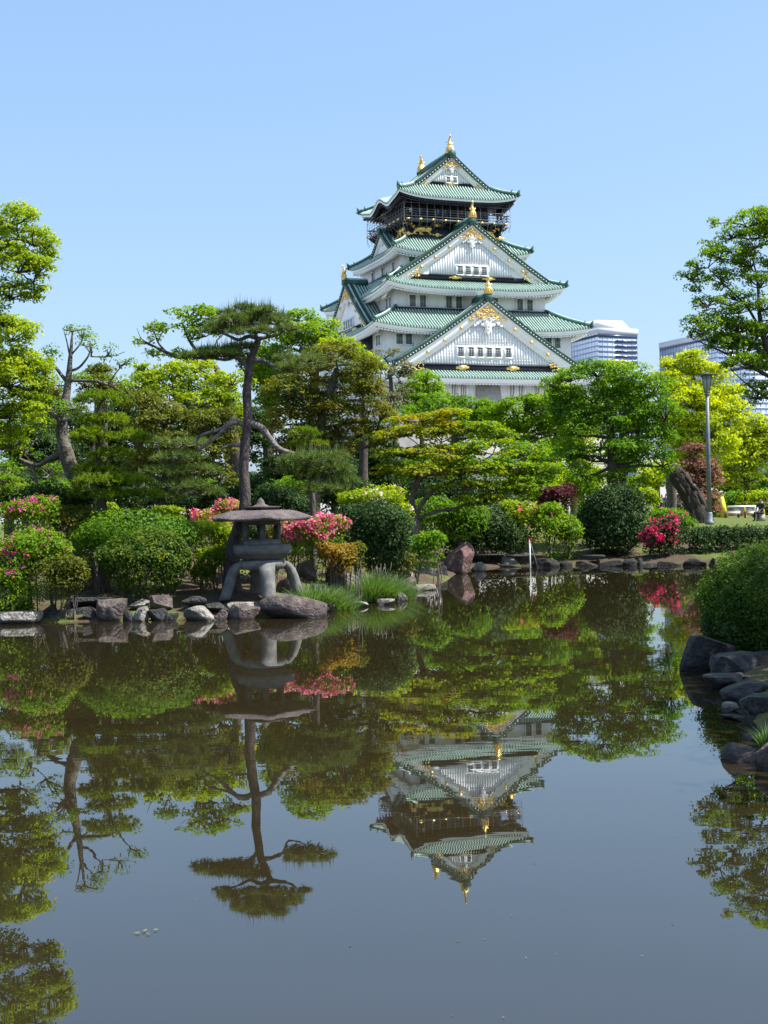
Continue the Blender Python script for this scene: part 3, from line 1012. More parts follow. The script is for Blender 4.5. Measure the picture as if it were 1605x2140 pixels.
# ------------------------------------------------------------------ rocks
M['rock_purple'] = mat('purple_brown_rock', (.056, .042, .038), (.13, .10, .09), 6, .85, 0, 1.0, 20, c3=(.31, .265, .245), lo=.38, hi=.58, detail=12)
M['rock_pale'] = mat('pale_grey_rock', (.16, .14, .118), (.31, .285, .25), 6, .9, 0, 1.0, 20, c3=(.50, .47, .42), lo=.38, hi=.58, detail=12)
M['rock_dark'] = mat('dark_wet_rock', (.014, .0135, .014), (.045, .043, .042), 7, .75, 0, 1.0, 22, c3=(.18, .175, .165), lo=.40, hi=.60, detail=12)
M['rock_edge'] = mat('shaded_edging_stone', (.010, .0095, .009), (.030, .028, .026), 5, .9, 0, .9, 12, c3=(.07, .066, .06))  # dark stone, colour lowered further to carry the shade of the bank shrubs
M['rock_red'] = mat('red_brown_rock', (.075, .038, .033), (.15, .085, .072), 4, .85, 0, 1.0, 14, c3=(.42, .33, .29), lo=.42, hi=.56, detail=12)


def unit_ico(level):
    t = (1 + sqrt(5)) / 2
    v = [(-1, t, 0), (1, t, 0), (-1, -t, 0), (1, -t, 0), (0, -1, t), (0, 1, t), (0, -1, -t), (0, 1, -t), (t, 0, -1), (t, 0, 1), (-t, 0, -1), (-t, 0, 1)]
    v = [np.array(q) / np.linalg.norm(q) for q in v]
    f = [(0, 11, 5), (0, 5, 1), (0, 1, 7), (0, 7, 10), (0, 10, 11), (1, 5, 9), (5, 11, 4), (11, 10, 2), (10, 7, 6), (7, 1, 8), (3, 9, 4), (3, 4, 2), (3, 2, 6), (3, 6, 8), (3, 8, 9), (4, 9, 5), (2, 4, 11), (6, 2, 10), (8, 6, 7), (9, 8, 1)]
    for _ in range(level):
        cache, nf = {}, []

        def mid(a, b):
            k = (min(a, b), max(a, b))
            if k not in cache:
                q = v[a] + v[b]
                v.append(q / np.linalg.norm(q))
                cache[k] = len(v) - 1
            return cache[k]
        for a, b, c in f:
            ab, bc, ca = mid(a, b), mid(b, c), mid(c, a)
            nf += [(a, ab, ca), (b, bc, ab), (c, ca, bc), (ab, bc, ca)]
        f = nf
    return np.array(v), np.array(f)


def unit_(v):
    return v / (np.linalg.norm(v) + 1e-9)


ICO4 = unit_ico(4)
ICO3 = unit_ico(3)


def vnoise(p, seed, octaves=4, freq=1.0):
    r = np.random.default_rng(seed)
    out_ = np.zeros(len(p))
    a = 1.0
    for _ in range(octaves):
        for _ in range(4):
            k = r.normal(size=3) * freq
            out_ += a * np.sin(p @ k * 2 + r.uniform(0, 6.28)) * .5
        freq *= 2.0
        a *= .52
    return out_


def rock(label, px, py, w, h, mt, d=None, seed=0, depth=.8, cuts=14, sink=.45, group='rocks along the pond edge', fine=.035, name='rock', flat=False, lean=0.0, big=False):
    """px, py: middle of the waterline (or of the foot, when d is given); w, h in photo pixels."""
    if d is None:
        c = PW(px, py)
        d = c[1]
    else:
        c = P(px, py, d)
    k = d / F_PX
    W, H = w * k / 2, h * k
    r = np.random.default_rng(seed + 100)
    V, Fc = ICO4
    V = np.sign(V) * np.abs(V) ** .8
    for _ in range(cuts):
        n = r.normal(size=3)
        n /= np.linalg.norm(n)
        hh = r.uniform(.38, .82)
        dd = V @ n - hh
        V -= np.where(dd > 0, dd, 0)[:, None] * n * .92
    if flat:
        dd = V[:, 2] - .45
        V[:, 2] -= np.where(dd > 0, dd, 0) * .9
    nv = vnoise(V, seed, 5, 1.3)
    V = V * (1 + fine * nv)[:, None]
    mn, mxv = V.min(0), V.max(0)
    V = (V - (mn + mxv) / 2) / ((mxv - mn) / 2)
    tot = H * (1 + sink)
    V = V * np.array([W, W * depth, tot / 2])
    V[:, 2] += tot / 2 - H * sink
    V[:, 0] += lean * V[:, 2]
    a = r.uniform(-.3, .3)
    V[:, :2] = np.c_[V[:, 0] * cos(a) - V[:, 1] * sin(a), V[:, 0] * sin(a) + V[:, 1] * cos(a)] if depth > .6 else V[:, :2]
    mb = MB()
    mb.add(V, Fc)
    o = mb.build(name, M[mt], smooth=True)
    o.location = (c[0], c[1] + W * depth * .5, c[2])
    tag(o, label, 'rock', group)
    return o


rock('flat pale slab of rock at the waterline by the left edge of the photo', 38, 1304, 95, 26, 'rock_pale', seed=1, flat=True)
rock('dark mossy upright rock just right of the flat pale slab', 104, 1299, 44, 36, 'rock_dark', seed=2)
rock('low dark rock between the mossy upright rock and the square purple block', 163, 1297, 78, 28, 'rock_dark', seed=3)
rock('square-topped purple-brown block of rock standing in the water', 232, 1298, 66, 46, 'rock_purple', seed=4, flat=True, cuts=6)
rock('pale pointed rock right of the square-topped purple block', 292, 1299, 42, 32, 'rock_pale', seed=5)
rock('dark red-brown wedge-shaped rock on the bank behind the pale pointed rock', 336, 1276, 48, 32, 'rock_purple', d=24.3, seed=6, sink=.1)
rock('small dark rock left of the pale rounded boulder', 356, 1298, 34, 18, 'rock_dark', seed=7)
rock('pale rounded boulder at the waterline left of the stone lantern', 416, 1298, 72, 33, 'rock_pale', seed=8, cuts=5)
rock('dark rock lying on the bank above the pale rounded boulder', 404, 1272, 54, 26, 'rock_dark', d=24.2, seed=9, sink=.1)
rock('brown faceted rock in front of the left legs of the stone lantern', 508, 1295, 74, 32, 'rock_purple', seed=10)
rock('flat pale stone slab lying at the feet of the stone lantern', 516, 1272, 86, 14, 'rock_pale', d=24.3, seed=11, flat=True, sink=.3)
rock('broad purple-brown boulder lapped by water in front of the stone lantern', 611, 1291, 140, 50, 'rock_purple', seed=12, cuts=6, big=True)
rock('small flat rock at the waterline below the first clump of grass', 708, 1272, 50, 16, 'rock_dark', seed=13, flat=True)
rock('thin flat stone between the two clumps of tall grass', 750, 1268, 36, 12, 'rock_pale', seed=14, flat=True)
rock('small flat stone at the foot of the larger clump of grass', 806, 1264, 40, 12, 'rock_pale', seed=15, flat=True)
rock('pale angular stone right of the larger clump of grass', 838, 1257, 28, 20, 'rock_pale', seed=16)
rock('rounded brown rock standing behind the right leg of the lantern', 640, 1212, 48, 44, 'rock_purple', d=26.7, seed=17, sink=.1)
rock('tall dark upright rock between the two clumps of tall grass', 700, 1232, 42, 58, 'rock_dark', d=27.0, seed=18, sink=.1)
rock('pale rock leaning against the tall dark upright rock', 732, 1238, 32, 40, 'rock_pale', d=27.3, seed=19, sink=.1)
rock('brown rock lying under the lantern between its front and right legs', 598, 1245, 40, 36, 'rock_purple', d=26.0, seed=20, sink=.1)
rock('dark mossy heap of rock left of the tall red-brown boulder', 884, 1213, 62, 34, 'rock_dark', seed=21, cuts=14, fine=.09)
rock('flat pale stone lying alone in the water below the dark mossy heap', 888, 1234, 50, 13, 'rock_pale', seed=22, flat=True)
rock('tall red-brown veined boulder standing in the water at the far bank', 960, 1199, 66, 68, 'rock_red', seed=23, cuts=5, flat=False, big=True, sink=.15)
rock('pale wedge of rock at the right foot of the tall red-brown boulder', 1001, 1194, 34, 20, 'rock_pale', seed=24)
rock('small pale rock on the bank right of the top of the red-brown boulder', 990, 1158, 20, 18, 'rock_pale', d=42, seed=25, sink=.1)
rock('pale ridged stone under the edge slabs of the far bank', 1066, 1184, 44, 24, 'rock_pale', seed=26, fine=.1)
rock('brown rock on the soil left of the mossy heap of rock', 850, 1232, 40, 26, 'rock_purple', d=30.3, seed=27, sink=.1)
rock('dark bluish boulder jutting into the water below the clipped dome shrub', 1478, 1401, 112, 76, 'rock_dark', seed=28, cuts=12, big=True, lean=.35)
rock('dark boulder half hidden behind the bluish boulder under the dome shrub', 1548, 1420, 120, 54, 'rock_dark', seed=29, flat=True, d=None, big=True)
rock('low sloping dark rock below the bluish boulder on the right bank', 1526, 1440, 96, 28, 'rock_dark', flat=True, seed=30)
rock('dark craggy rock above the flat stones on the right bank', 1562, 1466, 100, 38, 'rock_dark', seed=31, flat=True, cuts=14)
rock('small flat pale stone stacked at the waterline on the right bank', 1526, 1486, 40, 18, 'rock_pale', seed=32, flat=True)
rock('smooth dark boulder at the right edge above the flat wet stones', 1600, 1500, 100, 46, 'rock_dark', seed=33, flat=True, cuts=10)
rock('thin flat wet stone in front of the smooth dark boulder', 1562, 1506, 62, 9, 'rock_dark', seed=34, flat=True)
rock('flat grey stone at the right edge between the smooth boulder and the brown rock', 1596, 1540, 50, 20, 'rock_dark', seed=35, flat=True)
rock('brown grooved rock in the water near the right edge', 1556, 1590, 80, 36, 'rock_purple', seed=36, cuts=6)
rock('pinkish rock with a tuft of grass beside it at the right edge', 1608, 1612, 54, 66, 'rock_purple', seed=37, cuts=6)

rock('mossy rock with a flat top at the far left behind the pale slab', 20, 1278, 80, 22, 'rock_dark', d=24.2, seed=41, sink=.2, flat=True)
rock('small brown rock tucked between the mossy upright rock and the low dark one', 134, 1297, 36, 26, 'rock_purple', seed=42)
rock('dark rock filling the gap left of the square purple block', 190, 1298, 38, 30, 'rock_dark', seed=43)
rock('narrow dark stone right of the square purple block', 268, 1299, 26, 26, 'rock_dark', seed=44)
rock('long flat dark rock on the bank above the square purple block', 190, 1270, 110, 22, 'rock_dark', d=24.4, seed=45, sink=.2, flat=True)
rock('dark grey rock between the pale pointed rock and the small dark rock', 328, 1298, 44, 26, 'rock_dark', seed=46)
rock('small brown stone right of the pale rounded boulder', 460, 1296, 30, 22, 'rock_purple', seed=47)
rock('dark low stone behind the gap right of the pale rounded boulder', 452, 1280, 50, 20, 'rock_dark', d=24.0, seed=48, sink=.2)
rock('tan stone on the bank above the pale pointed rock', 288, 1274, 50, 22, 'rock_pale', d=24.4, seed=49, sink=.2)
rock('dark stone at the right tip of the broad boulder', 684, 1279, 30, 16, 'rock_dark', seed=50)
rock('dark mossy stone below the tall upright rock', 668, 1246, 46, 26, 'rock_dark', d=26.2, seed=51, sink=.2)
rock('brown stone at the waterline left of the lone flat stone', 852, 1240, 40, 20, 'rock_purple', seed=52)
rock('dark stone on the soil between the mossy heap and the red-brown boulder', 918, 1208, 40, 26, 'rock_dark', seed=53)
rock('pale stone at the left foot of the mossy heap of rock', 848, 1216, 34, 24, 'rock_pale', d=31.5, seed=54, sink=.2)
rock('dark ledge rock on the near right bank above the flat pale stone', 1560, 1446, 70, 34, 'rock_dark', d=13.9, seed=55, sink=.3, flat=True)
rock('dark boulder at the right edge under the twiggy shrub', 1600, 1420, 70, 60, 'rock_dark', d=15.2, seed=56, sink=.3)
rock('brown stone behind the brown grooved rock at the right edge', 1585, 1562, 60, 30, 'rock_purple', d=10.8, seed=57, sink=.3)
rock('flat dark stone in the shallow water left of the flat wet stone', 1528, 1502, 44, 8, 'rock_dark', seed=58, flat=True)

# stone edging of the far bank: capped blocks in a row
edge = empty('stone_edging', (6.0, 41.6, 0))
tag(edge, 'dark low wall of stone blocks edging the far side of the pond', 'stone wall', None)
rs = np.random.default_rng(3)
pts_ = [PW(985, 1184), PW(1110, 1185), PW(1200, 1184), PW(1345, 1183), PW(1500, 1182), PW(1640, 1180)]
seq = []
for a, b in zip(pts_[:-1], pts_[1:]):
    Lb, q = np.linalg.norm(b - a), 0.0
    while q < Lb - .1:
        ln = min(rs.uniform(.35, 1.25), Lb - q)
        seq.append((a + (b - a) * (q + ln / 2) / Lb, ln, math.atan2(b[1] - a[1], b[0] - a[0])))
        q += ln
for i, (c, ln, an) in enumerate(seq):
    mb = MB()
    hgt = rs.uniform(.08, .28)
    V, Fc = ICO3
    V = np.sign(V) * np.abs(V) ** rs.uniform(.4, .7)
    for _ in range(7):
        nn = unit_(rs.normal(size=3))
        dd = V @ nn - rs.uniform(.6, 1.0)
        V = V - np.where(dd > 0, dd, 0)[:, None] * nn
    V = V * (1 + .05 * vnoise(V, 500 + i, 4, 2))[:, None]
    V *= np.array([ln * rs.uniform(.5, .58), rs.uniform(.2, .34), hgt / 2 + .14]) / np.abs(V).max(0)
    an = an + rs.uniform(-.12, .12)
    V = np.c_[V[:, 0] * cos(an) - V[:, 1] * sin(an), V[:, 0] * sin(an) + V[:, 1] * cos(an), V[:, 2]]
    mb.add(V, Fc)
    o = mb.build('stone', M['rock_edge'], edge, smooth=True)
    o.location = (c[0] - 6.0, c[1] - 41.6 + .15 + rs.uniform(-.12, .12), hgt / 2 - .14)
for i, (x0, x1, y) in enumerate(((985, 1052, 1159), (1056, 1100, 1161), (1215, 1262, 1162))):
    a, b = P(x0, y, 41.5), P(x1, y, 41.5)
    mb = MB()
    V = np.array([(-.5, -.5, -.5), (.5, -.5, -.5), (.5, .5, -.5), (-.5, .5, -.5), (-.5, -.5, .5), (.5, -.5, .5), (.5, .5, .5), (-.5, .5, .5)]) * np.array([b[0] - a[0], .5, .045])
    V += rs.normal(0, .008, V.shape)
    mb.hexa(V + (a + b) / 2 - np.array([6.0, 41.6, 0]))
    mb.build('cap_slab', M['rock_dark'], edge)

for nm_ in ('rock_purple', 'rock_pale', 'rock_dark', 'rock_red', 'rock_edge'):
    nt = M[nm_].node_tree
    N, L = nt.nodes, nt.links
    b = next(q for q in N if q.type == 'BSDF_PRINCIPLED')
    src = b.inputs['Base Color'].links[0].from_socket
    ge = N.new('ShaderNodeNewGeometry')
    sp = N.new('ShaderNodeSeparateXYZ')
    L.new(ge.outputs['Position'], sp.inputs[0])
    wet = N.new('ShaderNodeMapRange')          # damp band just above the water
    wet.inputs['From Min'].default_value = .03
    wet.inputs['From Max'].default_value = .085
    wet.inputs['To Min'].default_value = .38
    L.new(sp.outputs[2], wet.inputs['Value'])
    mu = N.new('ShaderNodeMixRGB')
    mu.blend_type = 'MULTIPLY'
    mu.inputs[0].default_value = 1
    L.new(src, mu.inputs[1])
    L.new(wet.outputs[0], mu.inputs[2])
    sn = N.new('ShaderNodeSeparateXYZ')
    L.new(ge.outputs['Normal'], sn.inputs[0])
    nz = N.new('ShaderNodeTexNoise')
    nz.inputs['Scale'].default_value = 3.2
    nz.inputs['Detail'].default_value = 8
    ad = N.new('ShaderNodeMath')
    ad.operation = 'MULTIPLY'
    L.new(sn.outputs[2], ad.inputs[0])
    L.new(nz.outputs['Fac'], ad.inputs[1])
    mr = N.new('ShaderNodeMapRange')
    mr.inputs['From Min'].default_value = .42
    mr.inputs['From Max'].default_value = .58
    mr.inputs['To Max'].default_value = .6
    L.new(ad.outputs[0], mr.inputs['Value'])
    mo = N.new('ShaderNodeMixRGB')
    mo.inputs[2].default_value = (.075, .085, .028, 1)
    L.new(mr.outputs[0], mo.inputs[0])
    L.new(mu.outputs[0], mo.inputs[1])
    L.new(mo.outputs[0], b.inputs['Base Color'])

# ------------------------------------------------------------------ stone lantern
M['granite'] = mat('lantern_granite', (.095, .093, .088), (.19, .186, .174), 6, .88, 0, .2, 40, c3=(.36, .355, .33))
M['granite_roof'] = mat('lantern_roof_granite', (.075, .058, .056), (.15, .12, .115), 5, .9, 0, .8, 30, c3=(.27, .235, .215))
LC = P(549, 1246, 25.0)
LZ = LC[2]
lan = empty('stone_lantern', LC)
tag(lan, 'grey stone lantern with a wide six-sided roof and four curved legs on the bank', 'stone lantern')


def hexring(r, z, rot):
    a = rot + np.arange(6) * pi / 3
    return np.c_[r * np.sin(a), -r * np.cos(a), np.full(6, z)]


def hexstack(mb, prof, rot, m=0, caps=True):
    V = np.concatenate([hexring(r, z, rot) for r, z in prof])
    F = []
    for i in range(len(prof) - 1):
        for j in range(6):
            F.append((i * 6 + j, i * 6 + (j + 1) % 6, (i + 1) * 6 + (j + 1) % 6, (i + 1) * 6 + j))
    if caps:
        F.append(tuple(range(6))[::-1])
        F.append(tuple(range(len(prof) * 6 - 6, len(prof) * 6)))
    mb.add(V, F, m)


zp = lambda py: P(549, py, 25.0)[2] - LZ
# roof: thin rim, gently domed top with six soft ridges
mb = MB()
n = 72
a = np.linspace(0, 2 * pi, n, endpoint=False)
rot = radians(13)
ph = ((a - rot + pi / 6) % (pi / 3)) - pi / 6
hexf = cos(pi / 6) / np.cos(((a - rot) % (pi / 3)) - pi / 6)
rows = []
for q, z in ((.40, zp(1089)), (.97, zp(1088.5)), (1.0, zp(1087)), (1.0, zp(1083.5)), (.985, zp(1082)), (.86, zp(1076)), (.72, zp(1070.5)), (.66, zp(1068.5)), (.60, zp(1067.3)), (.4, zp(1066)), (.2, zp(1065)), (.02, zp(1064.5))):
    R_ = 1.03 * q * hexf
    lift = .03 * q ** 3 * np.exp(-(ph / .16) ** 2)
    rows.append(np.c_[R_ * np.sin(a), -R_ * np.cos(a), z + lift])
G = np.stack(rows + [])
G = np.concatenate([G, G[:, :1]], 1)
mb.grid(G, 0, True)
mb.build('roof', M['granite_roof'], lan)
mb = MB()
hexstack(mb, [(.26, zp(1066.5)), (.40, zp(1061.5)), (.42, zp(1058.8)), (.17, zp(1057.6)), (.09, zp(1053.5)), (.075, zp(1049)), (.058, zp(1045)), (.008, zp(1040))], radians(13))
mb.build('finial', M['granite_roof'], lan)
# light box with open windows
rot = radians(10)
box_ = MB()
Rb = .405
z0_, z1_ = zp(1140), zp(1087)
for zA, zB in ((z0_, z0_ + .10), (z1_ - .065, z1_)):
    V = np.concatenate([hexring(Rb, zA, rot), hexring(Rb, zB, rot), hexring(Rb - .085, zA, rot), hexring(Rb - .085, zB, rot)])
    F = []
    for j in range(6):
        k = (j + 1) % 6
        F += [(j, k, 6 + k, 6 + j), (12 + k, 12 + j, 18 + j, 18 + k), (6 + j, 6 + k, 18 + k, 18 + j), (k, j, 12 + j, 12 + k)]
    box_.add(V, F)
hr0, hr1 = hexring(Rb, 0, rot), hexring(Rb - .085, 0, rot)
for j in range(6):
    a0, a1, b0, b1 = hr0[j], hr0[(j + 1) % 6], hr1[j], hr1[(j + 1) % 6]
    for q0, q1 in ((0, .10), (.90, 1)):
        p4 = [a0 + (a1 - a0) * q0, a0 + (a1 - a0) * q1, b0 + (b1 - b0) * q1, b0 + (b1 - b0) * q0]
        box_.hexa(np.array([p + np.array([0, 0, z0_ + .10]) for p in p4] + [p + np.array([0, 0, z1_ - .065]) for p in p4]))
lb = box_.build('light_box', M['granite'], lan)
for j in range(6):
    a0, a1 = hr0[j], hr0[(j + 1) % 6]
    nrm = (a0 + a1) / np.linalg.norm(a0 + a1)
    f_ = MB()
    zA, zB = z0_ + .105, z1_ - .07
    for q0, q1, zl, zh in ((.105, .145, zA, zB), (.855, .895, zA, zB), (.145, .855, zA, zA + .02), (.145, .855, zB - .02, zB)):
        p4 = [a0 + (a1 - a0) * q0 + nrm * .008, a0 + (a1 - a0) * q1 + nrm * .008, a0 + (a1 - a0) * q1 - nrm * .05, a0 + (a1 - a0) * q0 - nrm * .05]
        f_.hexa(np.array([p + np.array([0, 0, zl]) for p in p4] + [p + np.array([0, 0, zh]) for p in p4]))
    f_.build('window_frame', M['granite'], lb)
mb = MB()
hexstack(mb, [(.36, zp(1169)), (.44, zp(1168)), (.52, zp(1161)), (.555, zp(1157)), (.61, zp(1155.5)), (.61, zp(1142)), (.585, zp(1138.5)), (.3, zp(1138))], radians(12))
mb.build('platform', M['granite'], lan)
# leg ring and four curved legs
mb = MB()
mb.lathe([(.30, zp(1190)), (.42, zp(1189)), (.47, zp(1180)), (.46, zp(1174)), (.40, zp(1169.5)), (.2, zp(1168.5))], 28)
mb.build('leg_ring', M['granite'], lan)
for j, an in enumerate((radians(15), radians(105), radians(195), radians(285))):
    dr = np.array([sin(an), -cos(an), 0])
    sd = np.array([cos(an), sin(an), 0])
    leg = MB()
    prof = [(.34, zp(1171), .40, .17), (.50, zp(1177), .34, .165), (.60, zp(1190), .285, .16), (.66, zp(1205), .26, .155), (.705, zp(1222), .25, .155), (.755, zp(1240), .25, .16), (.795, -.04, .26, .165)]
    V = []
    for rr_, z_, wd, th in prof:
        for su, sr in ((-1, .75), (.1, 1.45), (1, .75), (1, -1), (0, -1.05), (-1, -1)):
            V.append(dr * (rr_ + sr * th / 2 - th * .4) + sd * su * wd / 2 + np.array([0, 0, z_]))
    F = []
    for i in range(len(prof) - 1):
        for q in range(6):
            F.append((i * 6 + q, (i + 1) * 6 + q, (i + 1) * 6 + (q + 1) % 6, i * 6 + (q + 1) % 6))
    F += [tuple(range(6)), tuple(range(len(prof) * 6 - 6, len(prof) * 6))[::-1]]
    leg.add(V, F)
    leg.build('leg', M['granite'], lan)

# ------------------------------------------------------------------ vegetation
M['bark'] = mat('grey_brown_bark', (.045, .035, .028), (.13, .105, .085), 7, .95, 0, .8, 18, stretch=(1, 1, .35))
M['bark_limb'] = mat('weathered_grey_limb', (.09, .075, .065), (.24, .21, .19), 6, .9, 0, .8, 20, c3=(.36, .33, .30))
M['bark_dark'] = mat('dark_furrowed_bark', (.02, .015, .012), (.06, .045, .035), 5, .95, 0, 1.0, 14, stretch=(1.5, 1.5, .3), c3=(.12, .095, .075))
M['bark_pine'] = mat('plated_pine_bark', (.035, .028, .026), (.12, .095, .088), 9, .95, 0, 1.0, 22, stretch=(1, 1, .5), c3=(.26, .23, .22))
M['bark_pale'] = mat('pale_mottled_bark', (.06, .05, .04), (.19, .165, .135), 5, .9, 0, .8, 20, c3=(.34, .31, .27))
M['twig'] = mat('twig_bark', (.08, .065, .05), (.16, .135, .11), 6, .9)
LM = {
    'lime': leaf_mat('leaf_lime', [(0, (.10, .18, .010)), (.5, (.22, .32, .014)), (1, (.38, .44, .025))], .5),
    'yellow': leaf_mat('leaf_yellow_green', [(0, (.20, .29, .015)), (.5, (.34, .42, .022)), (1, (.50, .53, .045))], .5),
    'mid': leaf_mat('leaf_mid_green', [(0, (.045, .115, .010)), (.5, (.10, .215, .016)), (1, (.20, .33, .026))], .47),
    'fresh': leaf_mat('leaf_fresh_green', [(0, (.06, .14, .008)), (.5, (.135, .25, .012)), (1, (.26, .37, .022))], .48),
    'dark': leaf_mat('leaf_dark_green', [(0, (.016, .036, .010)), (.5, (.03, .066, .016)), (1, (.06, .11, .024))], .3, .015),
    'olive': leaf_mat('leaf_olive', [(0, (.04, .058, .010)), (.5, (.10, .125, .016)), (.85, (.18, .18, .022)), (1, (.22, .19, .05))], .4, .012),
    'rust': leaf_mat('leaf_rusty_green', [(0, (.04, .075, .010)), (.5, (.11, .15, .015)), (.82, (.20, .18, .02)), (1, (.28, .13, .04))], .42, .012),
    'maple': leaf_mat('leaf_maple', [(0, (.085, .17, .010)), (.5, (.175, .27, .014)), (.82, (.29, .27, .02)), (1, (.38, .19, .03))], .5),
    'pine': leaf_mat('pine_needle', [(0, (.045, .085, .016)), (.5, (.10, .155, .030)), (1, (.21, .25, .065))], .25, .015),
    'yew': leaf_mat('yew_needle', [(0, (.045, .10, .008)), (.5, (.12, .20, .012)), (1, (.26, .32, .022))], .4),
    'box': leaf_mat('leaf_box_green', [(0, (.02, .052, .008)), (.5, (.045, .10, .012)), (1, (.11, .18, .02))], .3, .012),
    'boxdark': leaf_mat('leaf_box_dark', [(0, (.012, .036, .006)), (.5, (.028, .072, .009)), (1, (.085, .15, .016))], .28, .012),
    'box2': leaf_mat('leaf_mound_green', [(0, (.022, .052, .008)), (.45, (.055, .11, .012)), (.8, (.13, .18, .018)), (1, (.22, .25, .03))], .35, .012),
    'brown': leaf_mat('leaf_dead_brown', [(0, (.09, .045, .03)), (.5, (.18, .09, .055)), (1, (.30, .17, .11))], .35),
    'red': leaf_mat('leaf_dark_red', [(0, (.045, .012, .014)), (.5, (.09, .022, .025)), (1, (.16, .05, .04))], .4),
    'orange': leaf_mat('leaf_orange_green', [(0, (.14, .14, .02)), (.5, (.30, .22, .03)), (1, (.42, .22, .05))], .45),
    'grey': leaf_mat('leaf_grey_olive', [(0, (.08, .085, .04)), (.5, (.15, .15, .07)), (1, (.22, .21, .11))], .35),
    'grass': leaf_mat('grass_blade', [(0, (.035, .10, .012)), (.5, (.08, .18, .025)), (1, (.19, .28, .07))], .4, .06),
    'turf': leaf_mat('turf_blade', [(0, (.10, .12, .02)), (.5, (.20, .21, .045)), (1, (.32, .30, .09))], .4),
    'pink': leaf_mat('petal_pink', [(0, (.52, .07, .14)), (.5, (.68, .15, .24)), (1, (.80, .38, .42))], .35),
    'magenta': leaf_mat('petal_magenta', [(0, (.42, .03, .17)), (.5, (.62, .06, .26)), (1, (.72, .22, .40))], .35),
    'crimson': leaf_mat('petal_crimson', [(0, (.42, .015, .06)), (.5, (.62, .03, .11)), (1, (.72, .12, .2))], .35),
    'blush': leaf_mat('petal_blush', [(0, (.70, .30, .38)), (.5, (.8, .5, .54)), (1, (.85, .75, .74))], .35),
}
LEAF_PX = 3.6          # leaf length in pixels of the 768-wide picture
K768 = F_PX * 768 / 1605


def unit(v):
    return v / (np.linalg.norm(v, axis=-1, keepdims=True) + 1e-9)


def leaf_quads(C, Nrm, size, aspect, rng):
    n = len(C)
    t = rng.normal(size=(n, 3))
    t = unit(t - Nrm * np.sum(t * Nrm, 1, keepdims=True))
    b = np.cross(Nrm, t)
    s = (size * rng.uniform(.65, 1.25, n))[:, None] * .5
    w = s * aspect
    V = np.stack([C - t * s, C + b * w + t * s * .1, C + t * s, C - b * w + t * s * .1], 1)
    return V.reshape(-1, 3), np.arange(n * 4).reshape(n, 4)


def clump_leaves(c, r, d, style, cov, rng, size, var0=0.0):
    """Sub-clusters on an ellipsoid and leaves around them. Returns centres, normals, var, sub-centres."""
    rx, ry, rz = r
    area768 = pi * rx * rz * (K768 / d) ** 2
    n_leaf = int(cov * area768 / (1.85)) + 8
    per = {'spray': 62, 'layer': 46}.get(style, 40)
    ns = max(4, n_leaf // per)
    u = unit(rng.normal(size=(ns, 3)))
    u[:, 2] = np.where(rng.random(ns) < .55, np.abs(u[:, 2]), u[:, 2])
    rad = rng.uniform(.25, 1.0, ns) ** .45
    sub = u * rad[:, None]
    subw = sub * np.array(r) + c
    pxm = d / F_PX
    if style == 'spray':
        rs_, rz_s, up, outw, rnd = 26 * pxm, 5.5 * pxm, .9, .25, .45
    elif style == 'layer':
        rs_, rz_s, up, outw, rnd = 16 * pxm, 10.5 * pxm, .55, .5, .5
    else:
        rs_, rz_s, up, outw, rnd = 14 * pxm, 10 * pxm, .45, .6, .5
    rs_, rz_s = max(rs_, size * 2.2), max(rz_s, size)
    ssz = rng.uniform(.6, 1.35, ns)
    cnt = rng.poisson(per * ssz ** 2)
    idx = np.repeat(np.arange(ns), cnt)
    uo = unit(rng.normal(size=(len(idx), 3)))
    uo[:, 2] = np.where(rng.random(len(idx)) < .7, np.abs(uo[:, 2]), uo[:, 2])
    C = subw[idx] + uo * np.array([rs_, rs_, rz_s]) * (ssz[idx] * rng.uniform(.35, 1.05, len(idx)) ** .6)[:, None]
    Nm = unit(np.array([0, 0, up]) + uo * outw + sub[idx] * .2 + rng.normal(size=(len(idx), 3)) * rnd)
    sv = rng.random(ns)
    var = np.clip(.22 + .30 * sv[idx] + .38 * rng.random(len(idx)) + var0, 0, 1)
    return C, Nm, var, subw


def pine_tufts(c, r, d, cov, rng, length, var0=0.0, needles=13, width=.013, upness=.75):
    rx, ry, rz = r
    area = pi * rx * max(rz, rx * .25) * (K768 / d) ** 2
    nt = int(cov * area / 15) + 6
    u = unit(rng.normal(size=(nt, 3)))
    u[:, 2] = np.where(rng.random(nt) < .8, np.abs(u[:, 2]), u[:, 2] * .6)
    C = c + u * np.array(r) * (rng.uniform(.3, 1.0, nt) ** .5)[:, None]
    ax = unit(u * np.array([.8, .8, .5]) + np.array([0, 0, upness]) + rng.normal(size=(nt, 3)) * .25)
    idx = np.repeat(np.arange(nt), needles)
    n = len(idx)
    dr = unit(ax[idx] * .65 + rng.normal(size=(n, 3)) * .62)
    ln = length * rng.uniform(.6, 1.15, n)
    side = unit(np.cross(dr, rng.normal(size=(n, 3))))
    b = C[idx] + rng.normal(size=(n, 3)) * length * .08
    V = np.stack([b - side * width * .5, b + side * width * .5, b + dr * ln[:, None]], 1).reshape(-1, 3)
    var = np.clip(.15 + .4 * rng.random(nt)[idx] + .35 * rng.random(n) + var0, 0, 1)
    return V, np.arange(n * 3).reshape(n, 3), var, C


